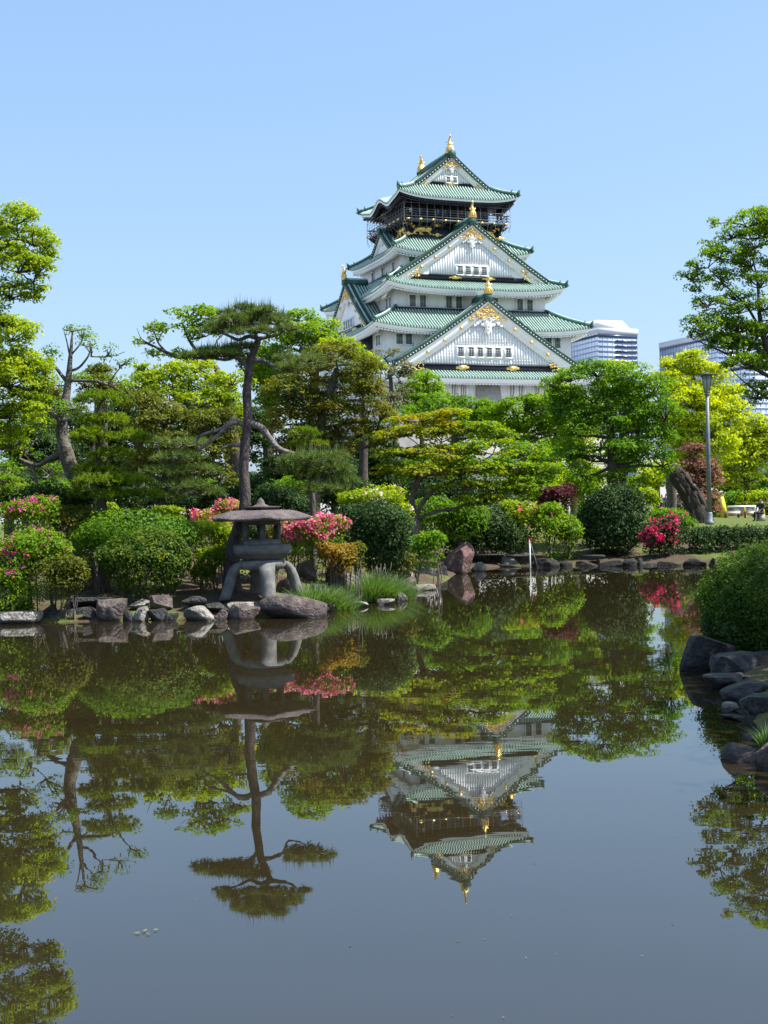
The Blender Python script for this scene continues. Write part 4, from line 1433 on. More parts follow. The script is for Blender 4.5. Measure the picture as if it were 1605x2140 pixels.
def limb(mb, a, b, r0, r1, rng, sag=.12, n=6, sides=6):
    a, b = np.array(a), np.array(b)
    t = np.linspace(0, 1, n)[:, None]
    L_ = np.linalg.norm(b - a)
    mid = rng.normal(size=3) * L_ * sag
    mid[2] = abs(mid[2]) * .6
    pts = a + (b - a) * t + mid * (4 * t * (1 - t)) * .5 + rng.normal(size=(n, 3)) * L_ * .02 * (t * (1 - t) * 4)
    mb.tube(pts, np.linspace(r0, r1, n), sides, caps=False)
    return pts


def smooth_path(pts, rad, n=4):
    pts, rad = np.array(pts, float), np.array(rad, float)
    t = np.arange(len(pts))
    tt = np.linspace(0, len(pts) - 1, (len(pts) - 1) * n + 1)

    def cr(y):
        o = np.zeros(len(tt))
        for q, x in enumerate(tt):
            i = min(int(x), len(y) - 2)
            f = x - i
            p0, p1, p2, p3 = y[max(i - 1, 0)], y[i], y[i + 1], y[min(i + 2, len(y) - 1)]
            o[q] = .5 * ((2 * p1) + (-p0 + p2) * f + (2 * p0 - 5 * p1 + 4 * p2 - p3) * f * f + (-p0 + 3 * p1 - 3 * p2 + p3) * f ** 3)
        return o
    return np.stack([cr(pts[:, i]) for i in range(3)], 1), np.interp(tt, t, rad)


SEED = [100]


def tree(name, label, cat, d, trunk, clumps, leaf, style='round', cov=2.0, size=None, group=None, bark='bark', limbs=(), aspect=.55,
         twigs=3, limb_r=.3, needle=.12, auto=True, crown_name='crown', shoots=False, nwidth=.013):
    SEED[0] += 1
    rng = np.random.default_rng(SEED[0])
    size = size or LEAF_PX * d / K768
    tp = [P(x, y, d + (q[3] if len(q) > 3 else 0)) for q in trunk for x, y in [q[:2]]]
    tr = [q[2] for q in trunk]
    b = tp[0].copy()
    g0 = gz(b[0], b[1])
    b[2] = g0 - .15
    if tp[0][2] - g0 > .25:
        tp = [b] + tp
        tr = [tr[0] * 1.15] + tr
    else:
        tp[0] = b
    root = empty(name, (b[0], b[1], g0))
    tag(root, label, cat, group)
    off = np.array([b[0], b[1], g0])
    path, rad = smooth_path(tp, tr)
    tm_ = MB()
    rad = rad * (1 + .35 * np.exp(-np.arange(len(rad)) / 2.0))
    tm_.tube(path, rad, 10, jit=.10, rng=rng)
    tm_.build('trunk', M[bark], root, smooth=True, offset=off)
    bm = MB()
    for lp in limbs:
        pts = [P(q[0], q[1], d + (q[3] if len(q) > 3 else 0)) for q in lp]
        rd = [q[2] for q in lp]
        pp, rr_ = smooth_path(pts, rd)
        bm.tube(pp, rr_, 8, jit=.08, rng=rng)
    CV, CN, CVAR = [], [], []
    mbc = MB()
    subs = []
    centers = []
    for q in clumps:
        px, py, rx, ry = q[:4]
        do = q[4] if len(q) > 4 else rng.uniform(-.6, .6) * rx * d / F_PX
        v0 = q[5] if len(q) > 5 else rng.uniform(-.1, .1)
        c = P(px, py, d + do)
        k = d / F_PX
        r = (rx * k, rx * k * (.85 if style != 'pine' else .9), ry * k)
        centers.append((c, r))
        if style in ('pine', 'yew'):
            V, Fc, var, sw = pine_tufts(c, r, d, cov, rng, needle, v0, width=nwidth, upness=.75 if style == 'pine' else .4)
            mbc.add(V, Fc, 0, var)
            if shoots:
                ns = max(3, int(rx * .5))
                top = sw[np.argsort(-sw[:, 2])[:ns * 2]][::2]
                n = len(top)
                s = np.array([1., 0, 0]) * .008
                V = np.stack([top - s, top + s, top + np.c_[rng.normal(0, .015, n), rng.normal(0, .015, n), rng.uniform(.14, .3, n)]], 1).reshape(-1, 3)
                mbc.add(V, np.arange(n * 3).reshape(n, 3), 0, np.full(n, .95))
            subs.append(sw)
        else:
            C, Nm, var, sw = clump_leaves(c, r, d, style, cov, rng, size, v0)
            V, Fc = leaf_quads(C, Nm, size, aspect, rng)
            mbc.add(V, Fc, 0, var)
            subs.append(sw)
    nodes = [(path[i], rad[i]) for i in range(len(path) // 3, len(path))]
    for lp in limbs:
        pts = [P(q[0], q[1], d) for q in lp]
        nodes += [(p, q[2]) for p, q in zip(pts, lp)]
    for (c, r), sw in zip(centers, subs):
        if auto:
            cost = [np.linalg.norm(c - p) + 1.2 * max(0, p[2] - c[2] + r[2] * .3) for p, _ in nodes]
            p, rr_ = nodes[int(np.argmin(cost))]
            limb(bm, p, c - np.array([0, 0, r[2] * .25]), max(.018, rr_ * limb_r * 1.4), max(.012, rr_ * limb_r * .5), rng)
        kk = rng.choice(len(sw), min(len(sw), int(twigs * 3)), replace=False)
        for i in kk:
            limb(bm, c - np.array([0, 0, r[2] * .25]), sw[i], .010 + .0004 * d, .004 + .0002 * d, rng, n=4, sides=3)
    if bm.n:
        bm.build('branches', M['bark_limb' if bark == 'bark_pine' else bark], root, smooth=True, offset=off)
    mbc.build(crown_name, LM[leaf], root, offset=off, var=True)
    return root


def shrub(name, label, cat, d, blobs, leaf, cov=2.6, size=None, flowers=(), group=None, aspect=.55, lump=.17, shell=.7, squash=1.0, stems=True, boxy=1.0, ydepth=.85, up=.35):
    """Clipped or loose shrub from ellipsoids (px, py, rx, ry [, depth offset]); flowers: (material, share, clusters, petal scale)."""
    SEED[0] += 1
    rng = np.random.default_rng(SEED[0])
    size = size or LEAF_PX * .9 * d / K768
    if name in ('clipped_shrub', 'hedge') and shell > .6:
        lump, shell, cov = min(lump, .13), max(shell, .80), cov * 1.35
    c0 = P(blobs[0][0], blobs[0][1], d)
    g0 = gz(c0[0], c0[1])
    root = empty(name, (c0[0], c0[1], g0))
    tag(root, label, cat, group)
    off = np.array([c0[0], c0[1], g0])
    mb = MB()
    fm = {f[0]: MB() for f in flowers}
    st = MB()
    many = []
    tight = name in ('clipped_shrub', 'hedge') and shell > .6
    for q in blobs:
        px, py, rx, ry = q[:4]
        c = P(px, py, d + (q[4] if len(q) > 4 else 0))
        k = d / F_PX
        r = np.array([rx * k, rx * k * ydepth, ry * k])
        if boxy != 1.0 or d < 17:
            many.append((c, r, True))
            continue
        sh = .93 if tight else .80
        many.append((c - np.array([0, 0, r[2] * .06]), r * sh, True))
        for _ in range(7):
            a_ = rng.uniform(0, 2 * pi)
            q_ = rng.uniform(.35, .62)
            h_ = rng.uniform(-.35, .55)
            f_ = rng.uniform(.34, .52)
            many.append((c + r * np.array([cos(a_) * q_, sin(a_) * q_, h_ * .8]), r * np.array([f_, f_, f_ * rng.uniform(.8, 1.1)]), False))
    for c, r, main in many:
        rx = r[0] / (d / F_PX)
        n = int(cov * pi * r[0] * r[2] * (K768 / d) ** 2 / (2.7 if main else 3.4)) + 20
        r_low = min(max(r[2], c[2] - gz(c[0], c[1]) + .03), r[2] * (1.35 if tight else 2.3)) if main else r[2]
        n = int(n * (.45 + .55 * r_low / r[2]))
        u = unit(rng.normal(size=(n, 3)))
        u[:, 2] = np.where(rng.random(n) < .35, np.abs(u[:, 2]), u[:, 2])
        if boxy != 1.0:
            u = np.sign(u) * np.abs(u) ** boxy
        lumpf = 1 + lump * vnoise(u, SEED[0], 3, 1.6) + .035 * vnoise(u, SEED[0] + 3, 2, 6.0)
        rf = np.where(rng.random(n) < shell, 1 + rng.normal(-.03, .055, n), rng.uniform(.4, .95, n))
        rf = np.where(rng.random(n) < .035, rng.uniform(1.0, 1.16, n), rf)
        loose = 1 + .0 * rf
        rr3 = np.stack([np.full(n, r[0]), np.full(n, r[1]), np.where(u[:, 2] < 0, r_low, r[2])], 1)
        C = c + u * rr3 * (lumpf * rf * loose)[:, None]
        gg = ground(C[:, 0], C[:, 1])
        ok = C[:, 2] > np.maximum(gg, 0) - .02
        C, u2 = C[ok], u[ok]
        Nm = unit(unit(u2 / r) * .8 + np.array([0, 0, up]) + rng.normal(size=C.shape) * .6)
        V, Fc = leaf_quads(C, Nm, size, aspect, rng)
        tone = .5 + .5 * np.clip(vnoise(u2, SEED[0] + 9, 2, 2.5) * .7, -1, 1)
        mb.add(V, Fc, 0, np.clip(.05 + .5 * tone + .45 * rng.random(len(C)), 0, 1))
        for fmat, share, ncl, ps in flowers:
            ncl = ncl if main else max(2, ncl // 5)
            nf = int(n * share * (.3 if main else .8))
            cl = unit(rng.normal(size=(ncl, 3)) + np.array([0, -.5, .45]))
            cl[:, 2] = np.abs(cl[:, 2]) * 1.0 - .15
            if nf < 6:
                continue
            idx = rng.integers(0, ncl, max(1, nf // 6))
            fu = unit(cl[idx] + rng.normal(size=(len(idx), 3)) * .13)
            fc = c + fu * r * (1 + lump * vnoise(fu, SEED[0], 3, 1.6))[:, None] * 1.03
            nrm = unit(fu + rng.normal(size=fu.shape) * .4)
            i6 = np.repeat(np.arange(len(fc)), 5)
            ps_ = size * ps
            pc = fc[i6] + rng.normal(size=(len(i6), 3)) * ps_ * .6
            V, Fc = leaf_quads(pc, unit(nrm[i6] + rng.normal(size=(len(i6), 3)) * .45), ps_, .85, rng)
            fm[fmat].add(V, Fc, 0, rng.random(len(pc)))
        if stems and main:
            base = np.array([c[0], c[1] + r[1] * .1, gz(c[0], c[1]) - .05])
            for _ in range(5):
                e = c + unit(rng.normal(size=3)) * r * .55
                limb(st, base + rng.normal(size=3) * np.array([.12, .12, 0]) * r[0], e, .014, .006, rng, n=4, sides=4)
    mb.build('foliage', LM[leaf], root, offset=off, var=True)
    for f, b_ in fm.items():
        if b_.n:
            b_.build('blossoms', LM[f], root, offset=off, var=True)
    if stems:
        st.build('stems', M['twig'], root, offset=off)['kind'] = 'stuff'
    return root


# --- trees from left to right
tree('tree', 'tall yellow-green tree whose crown leans in at the upper left edge', 'tree', 24.0,
     [(-175, 1230, .22), (-165, 1000, .2), (-150, 800, .17), (-110, 620, .13), (-60, 520, .07)],
     [(20, 465, 62, 34), (70, 505, 52, 34), (92, 552, 34, 30), (40, 560, 70, 40), (72, 612, 30, 24), (20, 620, 55, 26), (-40, 520, 80, 80), (-60, 620, 90, 50),
      (-70, 720, 90, 60), (100, 520, 22, 20), (40, 440, 22, 14)],
     'lime', 'layer', 2.0, limbs=[[(-120, 660, .07), (-50, 615, .045), (20, 600, .03), (70, 590, .015)], [(-100, 600, .07), (-30, 540, .04), (40, 500, .02)]])
tree('tree', 'yellow-green tree with drooping crown below the leaning one at the left edge', 'tree', 25.0,
     [(-60, 1200, .2), (-62, 1000, .17), (-50, 880, .13), (-30, 780, .08)],
     [(20, 705, 66, 40), (66, 765, 46, 36), (20, 800, 70, 50), (84, 812, 30, 32), (66, 862, 34, 28), (10, 880, 60, 36), (-50, 790, 80, 80), (-40, 900, 70, 50), (30, 930, 36, 26), (5, 675, 50, 18), (50, 840, 50, 30), (95, 780, 30, 26), (30, 760, 60, 30)],
     'lime', 'layer', 2.1, limbs=[[(-45, 850, .06), (0, 790, .04), (40, 750, .02)]])
tree('tree', 'old tree with thick pale mottled trunk and nearly bare upper branches', 'tree', 27.0,
     [(172, 1062, .20), (166, 1005, .18), (150, 982, .17), (136, 940, .15), (129, 895, .125), (137, 835, .09), (144, 785, .065), (147, 748, .045), (151, 700, .02)],
     [(150, 690, 32, 14), (108, 735, 24, 14), (190, 722, 28, 14), (226, 738, 26, 14), (250, 762, 26, 12), (170, 700, 22, 10), (120, 850, 44, 34, .5), (80, 900, 50, 36, .8), (50, 940, 50, 40, 1), (100, 985, 44, 28, 1), (180, 800, 40, 20, .8), (235, 800, 36, 22, 1), (118, 870, 34, 22, -.6), (150, 850, 26, 20, -.5), (110, 800, 30, 18, .3)],
     'mid', 'layer', .75, bark='bark_pale', twigs=8, limb_r=.2, size=.055,
     limbs=[[(134, 945, 0.072), (105, 958, 0.060), (80, 972, 0.051), (55, 966, 0.043), (40, 958, 0.025)], [(66, 972, 0.043), (74, 1000, 0.038), (84, 1030, 0.038)], [(141, 800, 0.041), (122, 775, 0.034), (108, 757, 0.027), (90, 725, 0.010)],
            [(146, 775, 0.034), (165, 768, 0.027), (184, 745, 0.020), (192, 718, 0.008)], [(143, 795, 0.034), (180, 796, 0.031), (215, 800, 0.027), (262, 822, 0.014)], [(160, 1000, 0.093), (182, 968, 0.076), (197, 940, 0.068), (200, 915, 0.043)],
            [(150, 740, 0.020), (170, 715, 0.014), (176, 690, 0.007)], [(147, 750, 0.020), (140, 715, 0.014), (133, 690, 0.007)], [(190, 745, 0.017), (230, 745, 0.010), (262, 735, 0.005)], [(225, 805, 0.020), (250, 770, 0.012), (282, 745, 0.005)],
            [(131, 880, 0.051), (112, 868, 0.043), (98, 850, 0.025)]])
tree('clipped_conifer', 'cloud-pruned conifer with stacked bright green pads beside the mottled trunk', 'tree', 26.3,
     [(214, 1085, .10), (211, 1000, .08), (205, 900, .06), (214, 832, .035)],
     [(212, 838, 58, 22, 0), (215, 880, 60, 17, 0), (188, 915, 46, 24, -.3), (277, 918, 44, 20, -.2), (232, 952, 52, 18, 0), (195, 985, 46, 20, 0), (212, 1010, 66, 20, -.3), (272, 1008, 50, 18, -.2), (175, 1032, 34, 14, -.2), (300, 1034, 40, 13, 0), (235, 1035, 40, 16, -.3)],
     'yew', 'yew', 3.6, needle=.10, nwidth=.02, crown_name='needle_pads')
tree('tree', 'spreading pale green tree with bare crooked limbs showing left of the tall pine', 'tree', 44.0,
     [(500, 1000, .18), (480, 860, .15), (455, 775, .11), (420, 745, .08)],
     [(395, 660, 58, 20), (340, 688, 36, 16), (308, 716, 24, 13), (445, 662, 42, 18), (430, 700, 36, 14), (366, 745, 40, 12), (318, 742, 22, 10), (400, 682, 40, 12), (470, 690, 40, 20)],
     'fresh', 'layer', 1.7, twigs=4,
     limbs=[[(440, 765, .09), (390, 752, .07), (345, 735, .05), (300, 712, .02)], [(420, 745, .07), (395, 710, .05), (380, 672, .02)], [(350, 740, .05), (330, 715, .03), (322, 690, .012)], [(320, 725, .03), (296, 708, .015), (286, 685, .006)]])
tree('tree', 'bushy yellow-green tree lit by the sun left of the tall pine', 'tree', 37.0, [(400, 1040, .16), (395, 930, .14), (385, 840, .1)],
     [(360, 788, 62, 26), (430, 808, 58, 28), (310, 800, 40, 26), (400, 775, 44, 22), (460, 840, 44, 30), (350, 830, 60, 28), (415, 845, 56, 28), (300, 775, 24, 16), (275, 820, 30, 24), (485, 800, 36, 28), (480, 850, 34, 30), (340, 800, 50, 26)], 'lime', 'layer', 2.3)
tree('tree', 'olive-leaved evergreen tree under the bushy yellow-green crown', 'tree', 33.0, [(352, 1060, .15), (350, 960, .12), (345, 880, .08)],
     [(300, 850, 52, 32), (345, 880, 58, 36), (420, 890, 62, 38), (290, 905, 48, 36), (370, 935, 66, 38), (450, 945, 46, 36), (330, 965, 60, 34), (470, 890, 36, 40), (410, 985, 56, 32), (460, 1000, 40, 30), (300, 985, 46, 26)], 'olive', 'round', 2.1)
tree('pine_tree', 'small pine with dark needle pads standing low left of the tall pine trunk', 'tree', 27.5, [(333, 1085, .11), (338, 1040, .1), (345, 990, .06)],
     [(395, 930, 46, 13, 0), (372, 958, 58, 14, 0), (345, 990, 56, 16, 0), (420, 985, 48, 13, .3), (380, 1018, 60, 14, 0), (330, 925, 30, 10, .2), (438, 1030, 34, 11, .3), (350, 1040, 50, 10, 0)],
     'pine', 'pine', 4.2, needle=.12, bark='bark_pine', crown_name='needle_pads')
tree('pine_tree', 'tall black pine with dark plated trunk rising behind the stone lantern', 'tree', 25.8,
     [(484, 1165, .145), (496, 1112, .13), (512, 1050, .11), (509, 985, .104), (512, 930, .10), (518, 880, .094), (516, 820, .086), (522, 762, .078), (533, 728, .066), (542, 706, .045)],
     [(488, 672, 34, 13, -.2), (538, 660, 36, 14, .1), (576, 676, 30, 12, -.1), (512, 645, 24, 9, .1), (455, 684, 28, 10, .1), (602, 690, 22, 9, -.2), (522, 686, 40, 11, .2), (556, 650, 20, 8, -.2), (474, 656, 22, 8, .2),
      (440, 694, 20, 7, 0), (548, 694, 30, 9, -.3), (590, 664, 18, 7, .3), (500, 696, 26, 8, -.3), (525, 668, 44, 14, .3),
      (470, 744, 56, 11, 0), (412, 747, 42, 9, 0), (505, 728, 40, 9, .1), (445, 735, 40, 8, .2),
      (612, 772, 42, 12, 0), (640, 758, 44, 13, .2), (600, 752, 32, 10, .3),
      (645, 964, 70, 17, 0), (692, 985, 50, 17, 0), (620, 985, 44, 12, .2), (678, 1024, 66, 15, 0), (720, 1008, 30, 12, 0), (700, 955, 34, 10, .2), (650, 1000, 44, 10, .2)],
     'pine', 'pine', 4.6, needle=.125, bark='bark_pine', auto=False, twigs=4, crown_name='needle_pads', shoots=True,
     limbs=[[(519, 884, .075), (545, 893, .07), (563, 915, .062), (583, 938, .055), (612, 948, .045), (650, 965, .03), (690, 985, .02)],
            [(514, 890, .06), (497, 883, .055), (476, 888, .05), (458, 908, .042), (435, 926, .035), (410, 942, .02)],
            [(478, 889, .035), (452, 900, .032), (424, 908, .03), (413, 918, .022), (411, 932, .012)],
            [(507, 932, .045), (484, 930, .035), (462, 938, .02)],
            [(522, 775, .05), (508, 758, .045), (490, 746, .04), (470, 752, .03), (440, 748, .022), (410, 750, .015)],
            [(524, 752, .045), (548, 755, .04), (572, 764, .03), (600, 766, .02), (640, 765, .012)], [(560, 757, .03), (574, 770, .026), (582, 790, .02), (610, 785, .012)],
            [(541, 708, .045), (520, 703, .04), (498, 710, .034), (475, 700, .028), (450, 690, .016)], [(541, 708, .045), (560, 704, .035), (580, 700, .028), (596, 688, .016)], [(540, 712, .04), (530, 690, .03), (520, 672, .018)],
            [(680, 990, .02), (672, 1010, .018), (690, 1024, .012)]])
tree('tree', 'bright green tree showing right of the tall pine top and left of the castle', 'tree', 46.0, [(650, 1000, .2), (655, 860, .17), (660, 760, .12)],
     [(622, 668, 38, 22), (668, 690, 44, 22), (645, 720, 56, 26), (715, 728, 46, 20), (745, 745, 26, 15), (598, 715, 40, 26), (690, 715, 40, 20), (620, 700, 50, 24), (770, 762, 22, 12), (560, 745, 34, 30), (548, 800, 34, 36), (565, 850, 36, 34), (600, 770, 40, 30)], 'fresh', 'layer', 2.2)
tree('small_pine', 'little clipped pine with two rounded tiers right of the tall pine limb', 'tree', 28.5, [(652, 1010, .06), (650, 960, .05), (645, 920, .035)],
     [(638, 906, 35, 14, 0), (628, 928, 24, 9, 0), (660, 930, 30, 10, .2)], 'yew', 'yew', 4.5, needle=.09, nwidth=.016, crown_name='needle_pads')
tree('tree', 'large rusty green evergreen tree with brown new leaves in front of the castle', 'tree', 39.0, [(655, 1060, .2), (662, 950, .18), (680, 850, .14), (705, 770, .09)],
     [(598, 820, 56, 40), (650, 778, 56, 34, 0, .1), (702, 742, 56, 26, 0, .05), (758, 772, 48, 30), (722, 808, 58, 36), (650, 850, 60, 40), (590, 880, 50, 38, 0, .15), (704, 868, 60, 40), (768, 828, 44, 36), (740, 910, 54, 38), (650, 922, 60, 38), (792, 876, 36, 34), (600, 945, 48, 28), (690, 950, 50, 28), (800, 920, 36, 30)],
     'rust', 'round', 2.8, aspect=.45)
tree('tree', 'yellow-green tree top behind the rusty evergreen under the west gable', 'tree', 43.0, [(760, 1000, .15), (762, 860, .12), (760, 780, .08)], [(745, 738, 40, 16), (770, 756, 34, 18), (700, 722, 36, 14)], 'lime', 'layer', 2.2)
tree('tree', 'thin grey-olive tree with many bare twigs in front of the castle wall', 'tree', 58.0, [(830, 980, .14), (822, 860, .11), (815, 780, .07)],
     [(803, 745, 34, 20), (832, 782, 32, 30), (795, 795, 24, 30), (838, 825, 28, 26), (815, 850, 40, 30), (850, 770, 18, 16)], 'grey', 'round', .85, twigs=14, bark='twig')
tree('tree', 'small rounded bright green tree right in front of the castle ground floor', 'tree', 63.0, [(882, 990, .13), (882, 880, .1)], [(880, 803, 36, 26), (862, 828, 30, 26), (902, 826, 30, 24), (880, 838, 44, 26), (850, 850, 30, 20)], 'fresh', 'round', 2.6)
tree('tree', 'dark glossy evergreen tree under the castle wall left of its leaning slab', 'tree', 56.0, [(950, 1010, .15), (950, 900, .12)], [(925, 848, 48, 20), (982, 850, 44, 18), (950, 874, 62, 28), (1010, 872, 42, 26), (895, 868, 46, 26), (850, 880, 46, 30), (960, 905, 70, 30), (1030, 900, 44, 30)], 'mid', 'round', 2.6)
tree('tree', 'leafy green tree under the castle wall right of its leaning slab', 'tree', 53.0, [(1090, 1020, .17), (1088, 920, .13)],
     [(1080, 862, 56, 32), (1130, 852, 40, 32), (1170, 850, 34, 34), (1205, 870, 34, 40), (1042, 872, 38, 26), (1110, 905, 60, 40), (1060, 905, 50, 34), (1160, 900, 34, 40)], 'fresh', 'round', 2.6)
tree('maple_tree', 'wide layered maple with orange and green sprays on the far bank', 'tree', 38.4,
     [(868, 1092, .12), (861, 1062, .11), (862, 1036, .09), (873, 1012, .07), (885, 965, .045)],
     [(880, 878, 56, 15, 0, 0.18), (932, 868, 46, 14, 0, 0.06), (850, 908, 60, 15, 0, 0.16), (912, 905, 66, 18, 0, 0.11), (985, 898, 66, 16, 0, -0.19), (1042, 913, 56, 17, .5, -0.29), (1092, 948, 58, 18, .5, -0.29), (1004, 938, 76, 19, -.3, -0.14), (922, 946, 76, 19, -.5, 0.08), (840, 950, 58, 18, 0, 0.11),
      (820, 986, 46, 17, 0, -0.04), (902, 990, 76, 19, -.6, -0.02), (982, 982, 66, 19, -.6, -0.09), (1062, 980, 66, 19, 0, -0.24), (1122, 985, 42, 19, .5, -0.34), (1150, 985, 30, 17, .5, -0.24), (1042, 1018, 58, 16, 0, -0.14), (962, 1022, 58, 15, -.4, -0.04), (1008, 1048, 58, 17, -.2, -0.09), (1088, 1028, 40, 15, 0, -0.19), (1130, 1015, 30, 12, .3, -0.34)],
     'maple', 'spray', 2.5, aspect=.7, twigs=4, bark='bark_pale',
     limbs=[[(868, 1078, .075), (884, 1050, .07), (900, 1030, .062), (923, 1019, .05), (952, 1002, .03)], [(862, 1032, .05), (869, 1000, .04), (892, 950, .02)], [(874, 1084, .06), (908, 1070, .05), (958, 1060, .04), (1000, 1040, .02)],
            [(895, 980, .03), (912, 950, .03), (922, 925, .02)], [(950, 1003, .03), (990, 975, .025), (1030, 950, .015)], [(1000, 990, .025), (1040, 980, .02), (1075, 965, .012)]])
tree('tree', 'round-headed mid green tree with visible trunk right of the castle', 'tree', 44.5, [(1281, 1020, .19), (1280, 965, .17), (1277, 915, .145), (1272, 875, .11), (1268, 835, .07)],
     [(1192, 792, 42, 24), (1250, 782, 52, 22), (1320, 786, 52, 24), (1368, 816, 40, 30), (1390, 868, 34, 36), (1182, 838, 36, 34), (1240, 836, 56, 34), (1312, 840, 58, 36), (1200, 900, 38, 36), (1190, 952, 30, 30), (1238, 958, 34, 26), (1335, 900, 50, 36), (1378, 925, 36, 32), (1335, 958, 46, 30), (1222, 993, 38, 20), (1300, 1000, 46, 20), (1270, 886, 44, 26), (1160, 808, 26, 20), (1385, 968, 28, 26), (1225, 765, 20, 10), (1285, 815, 56, 30), (1225, 870, 50, 34), (1345, 870, 46, 30), (1290, 945, 50, 30), (1160, 860, 26, 30)],
     'mid', 'round', 2.5, aspect=.45, limbs=[[(1276, 900, .09), (1300, 868, .06), (1325, 850, .035)], [(1273, 880, .08), (1250, 862, .05), (1222, 868, .035)], [(1279, 930, .08), (1310, 905, .05), (1345, 900, .03)]])
tree('tree', 'large clumpy yellow camphor tree behind the park lamp', 'tree', 92.0, [(1465, 1050, .3), (1462, 950, .25), (1458, 860, .18)],
     [(1430, 768, 46, 30), (1475, 792, 46, 32), (1396, 800, 36, 28), (1512, 830, 42, 34), (1440, 842, 56, 42), (1498, 880, 52, 42), (1420, 900, 46, 40), (1450, 958, 46, 36), (1532, 862, 34, 32), (1500, 940, 44, 36), (1400, 770, 24, 18), (1445, 745, 22, 12), (1470, 850, 50, 40), (1430, 930, 50, 36), (1475, 905, 50, 40)], 'yellow', 'round', 3.0)
tree('tree', 'yellow camphor tree at the right edge behind the park lamp', 'tree', 98.0, [(1560, 1055, .25), (1562, 970, .2)], [(1558, 916, 40, 36), (1588, 955, 34, 42), (1540, 968, 44, 38), (1582, 895, 30, 26), (1508, 1000, 34, 28), (1560, 1002, 40, 24), (1620, 920, 40, 50), (1530, 925, 30, 26), (1565, 945, 50, 40)], 'yellow', 'round', 3.0)
tree('tree', 'yellow-green tree low behind the round-headed tree, over the walkers', 'tree', 74.0, [(1372, 1040, .14), (1370, 990, .12)], [(1378, 1004, 34, 20), (1345, 1000, 30, 22), (1390, 985, 26, 20), (1160, 960, 30, 30), (1150, 1000, 34, 20), (1290, 770, 36, 14)], 'lime', 'round', 2.3)
tree('tree', 'tall airy green tree overhanging from the right edge', 'tree', 37.5,
     [(1690, 1200, .3), (1672, 950, .26), (1642, 810, .17), (1612, 745, .12), (1592, 690, .08), (1585, 620, .04)],
     [(1562, 470, 46, 24), (1600, 491, 41, 26), (1531, 494, 40, 15), (1489, 518, 27, 12), (1501, 537, 47, 19), (1569, 553, 38, 28), (1458, 558, 22, 12), (1444, 581, 29, 18), (1509, 586, 40, 24), (1588, 596, 43, 26), (1444, 606, 12, 11), (1478, 637, 37, 18), (1544, 651, 37, 20), (1463, 674, 32, 13), (1529, 686, 37, 24), (1582, 692, 34, 16), (1487, 714, 34, 17), (1558, 732, 45, 21), (1598, 759, 29, 24), (1528, 762, 22, 14), (1592, 813, 19, 18), (1563, 798, 12, 13), (1494, 467, 12, 8), (1444, 701, 14, 11), (1644, 480, 54, 36), (1654, 555, 54, 48), (1687, 646, 64, 45), (1694, 732, 46, 58), (1650, 825, 35, 23), (1593, 646, 32, 16), (1536, 624, 33, 15), (1596, 452, 28, 19), (1576, 516, 39, 18), (1530, 722, 48, 20), (1562, 765, 50, 24), (1512, 662, 40, 16), (1600, 705, 40, 30), (1475, 690, 36, 14), (1545, 690, 44, 18), (1580, 830, 34, 18)],
     'fresh', 'round', 2.7, limb_r=.2, twigs=4, aspect=.6, size=.085,
     limbs=[[(1608, 745, 0.068), (1572, 722, 0.056), (1530, 706, 0.037), (1490, 690, 0.022), (1460, 665, 0.009)], [(1632, 800, 0.068), (1580, 772, 0.053), (1530, 745, 0.037), (1480, 722, 0.019), (1450, 710, 0.007)], [(1655, 860, 0.062), (1600, 830, 0.043), (1560, 802, 0.025), (1530, 775, 0.009)],
            [(1590, 690, 0.050), (1560, 640, 0.037), (1520, 600, 0.025), (1480, 560, 0.011)], [(1586, 640, 0.037), (1580, 570, 0.028), (1560, 500, 0.015), (1555, 470, 0.007)], [(1560, 640, 0.025), (1510, 635, 0.019), (1465, 610, 0.007)]])
tree('dead_conifer', 'bushy red-brown withered conifer behind the park lamp post', 'tree', 68.0, [(1462, 1085, .14), (1462, 1020, .1), (1455, 970, .05)], [(1455, 945, 22, 22), (1460, 985, 36, 30), (1440, 1010, 34, 30), (1478, 1015, 30, 34), (1490, 1050, 20, 24), (1450, 1050, 36, 28), (1425, 985, 18, 22)], 'brown', 'round', 2.2)

# leaning hollow trunk and the mottled trunk that stands under its tip
lb_ = P(1462, 1094, 66)
root = empty('leaning_trunk', (lb_[0], lb_[1], gz(lb_[0], lb_[1])))
tag(root, 'dark hollow tree trunk leaning left beside the park lamp', 'tree trunk')
off = np.array(root.location)
rng = np.random.default_rng(55)
pts, rad = smooth_path([off - [0, 0, .1], P(1457, 1066, 66), P(1441, 1032, 66), P(1423, 1004, 66), P(1409, 985, 66), P(1401, 974, 66)], [.72, .56, .50, .47, .40, .2])
mb = MB()
mb.tube(pts, rad, 12, jit=.14, rng=rng)
mb.build('trunk', M['bark_dark'], root, smooth=False, offset=off)
for q in (-.4, .1, .45):
    mb = MB()
    mb.tube(pts + np.array([q * .9, -.45, .02]) * (rad / rad[0])[:, None] * 1.2 + rng.normal(0, .03, pts.shape), rad * .22, 6, jit=.2, rng=rng)
    mb.build('bark_ridge', M['bark_dark'], root, offset=off)
lb_ = P(1405, 1094, 67)
root = empty('mottled_trunk', (lb_[0], lb_[1], gz(lb_[0], lb_[1])))
tag(root, 'slim upright pale mottled trunk under the tip of the leaning hollow trunk', 'tree trunk')
off = np.array(root.location)
mb = MB()
mb.tube(smooth_path([off - [0, 0, .1], P(1404, 1040, 67), P(1402, 1000, 67), P(1401, 978, 67)], [.2, .18, .17, .16])[0], .27, 10, jit=.1, rng=rng)
mb.build('trunk', M['bark_pale'], root, smooth=True, offset=off)

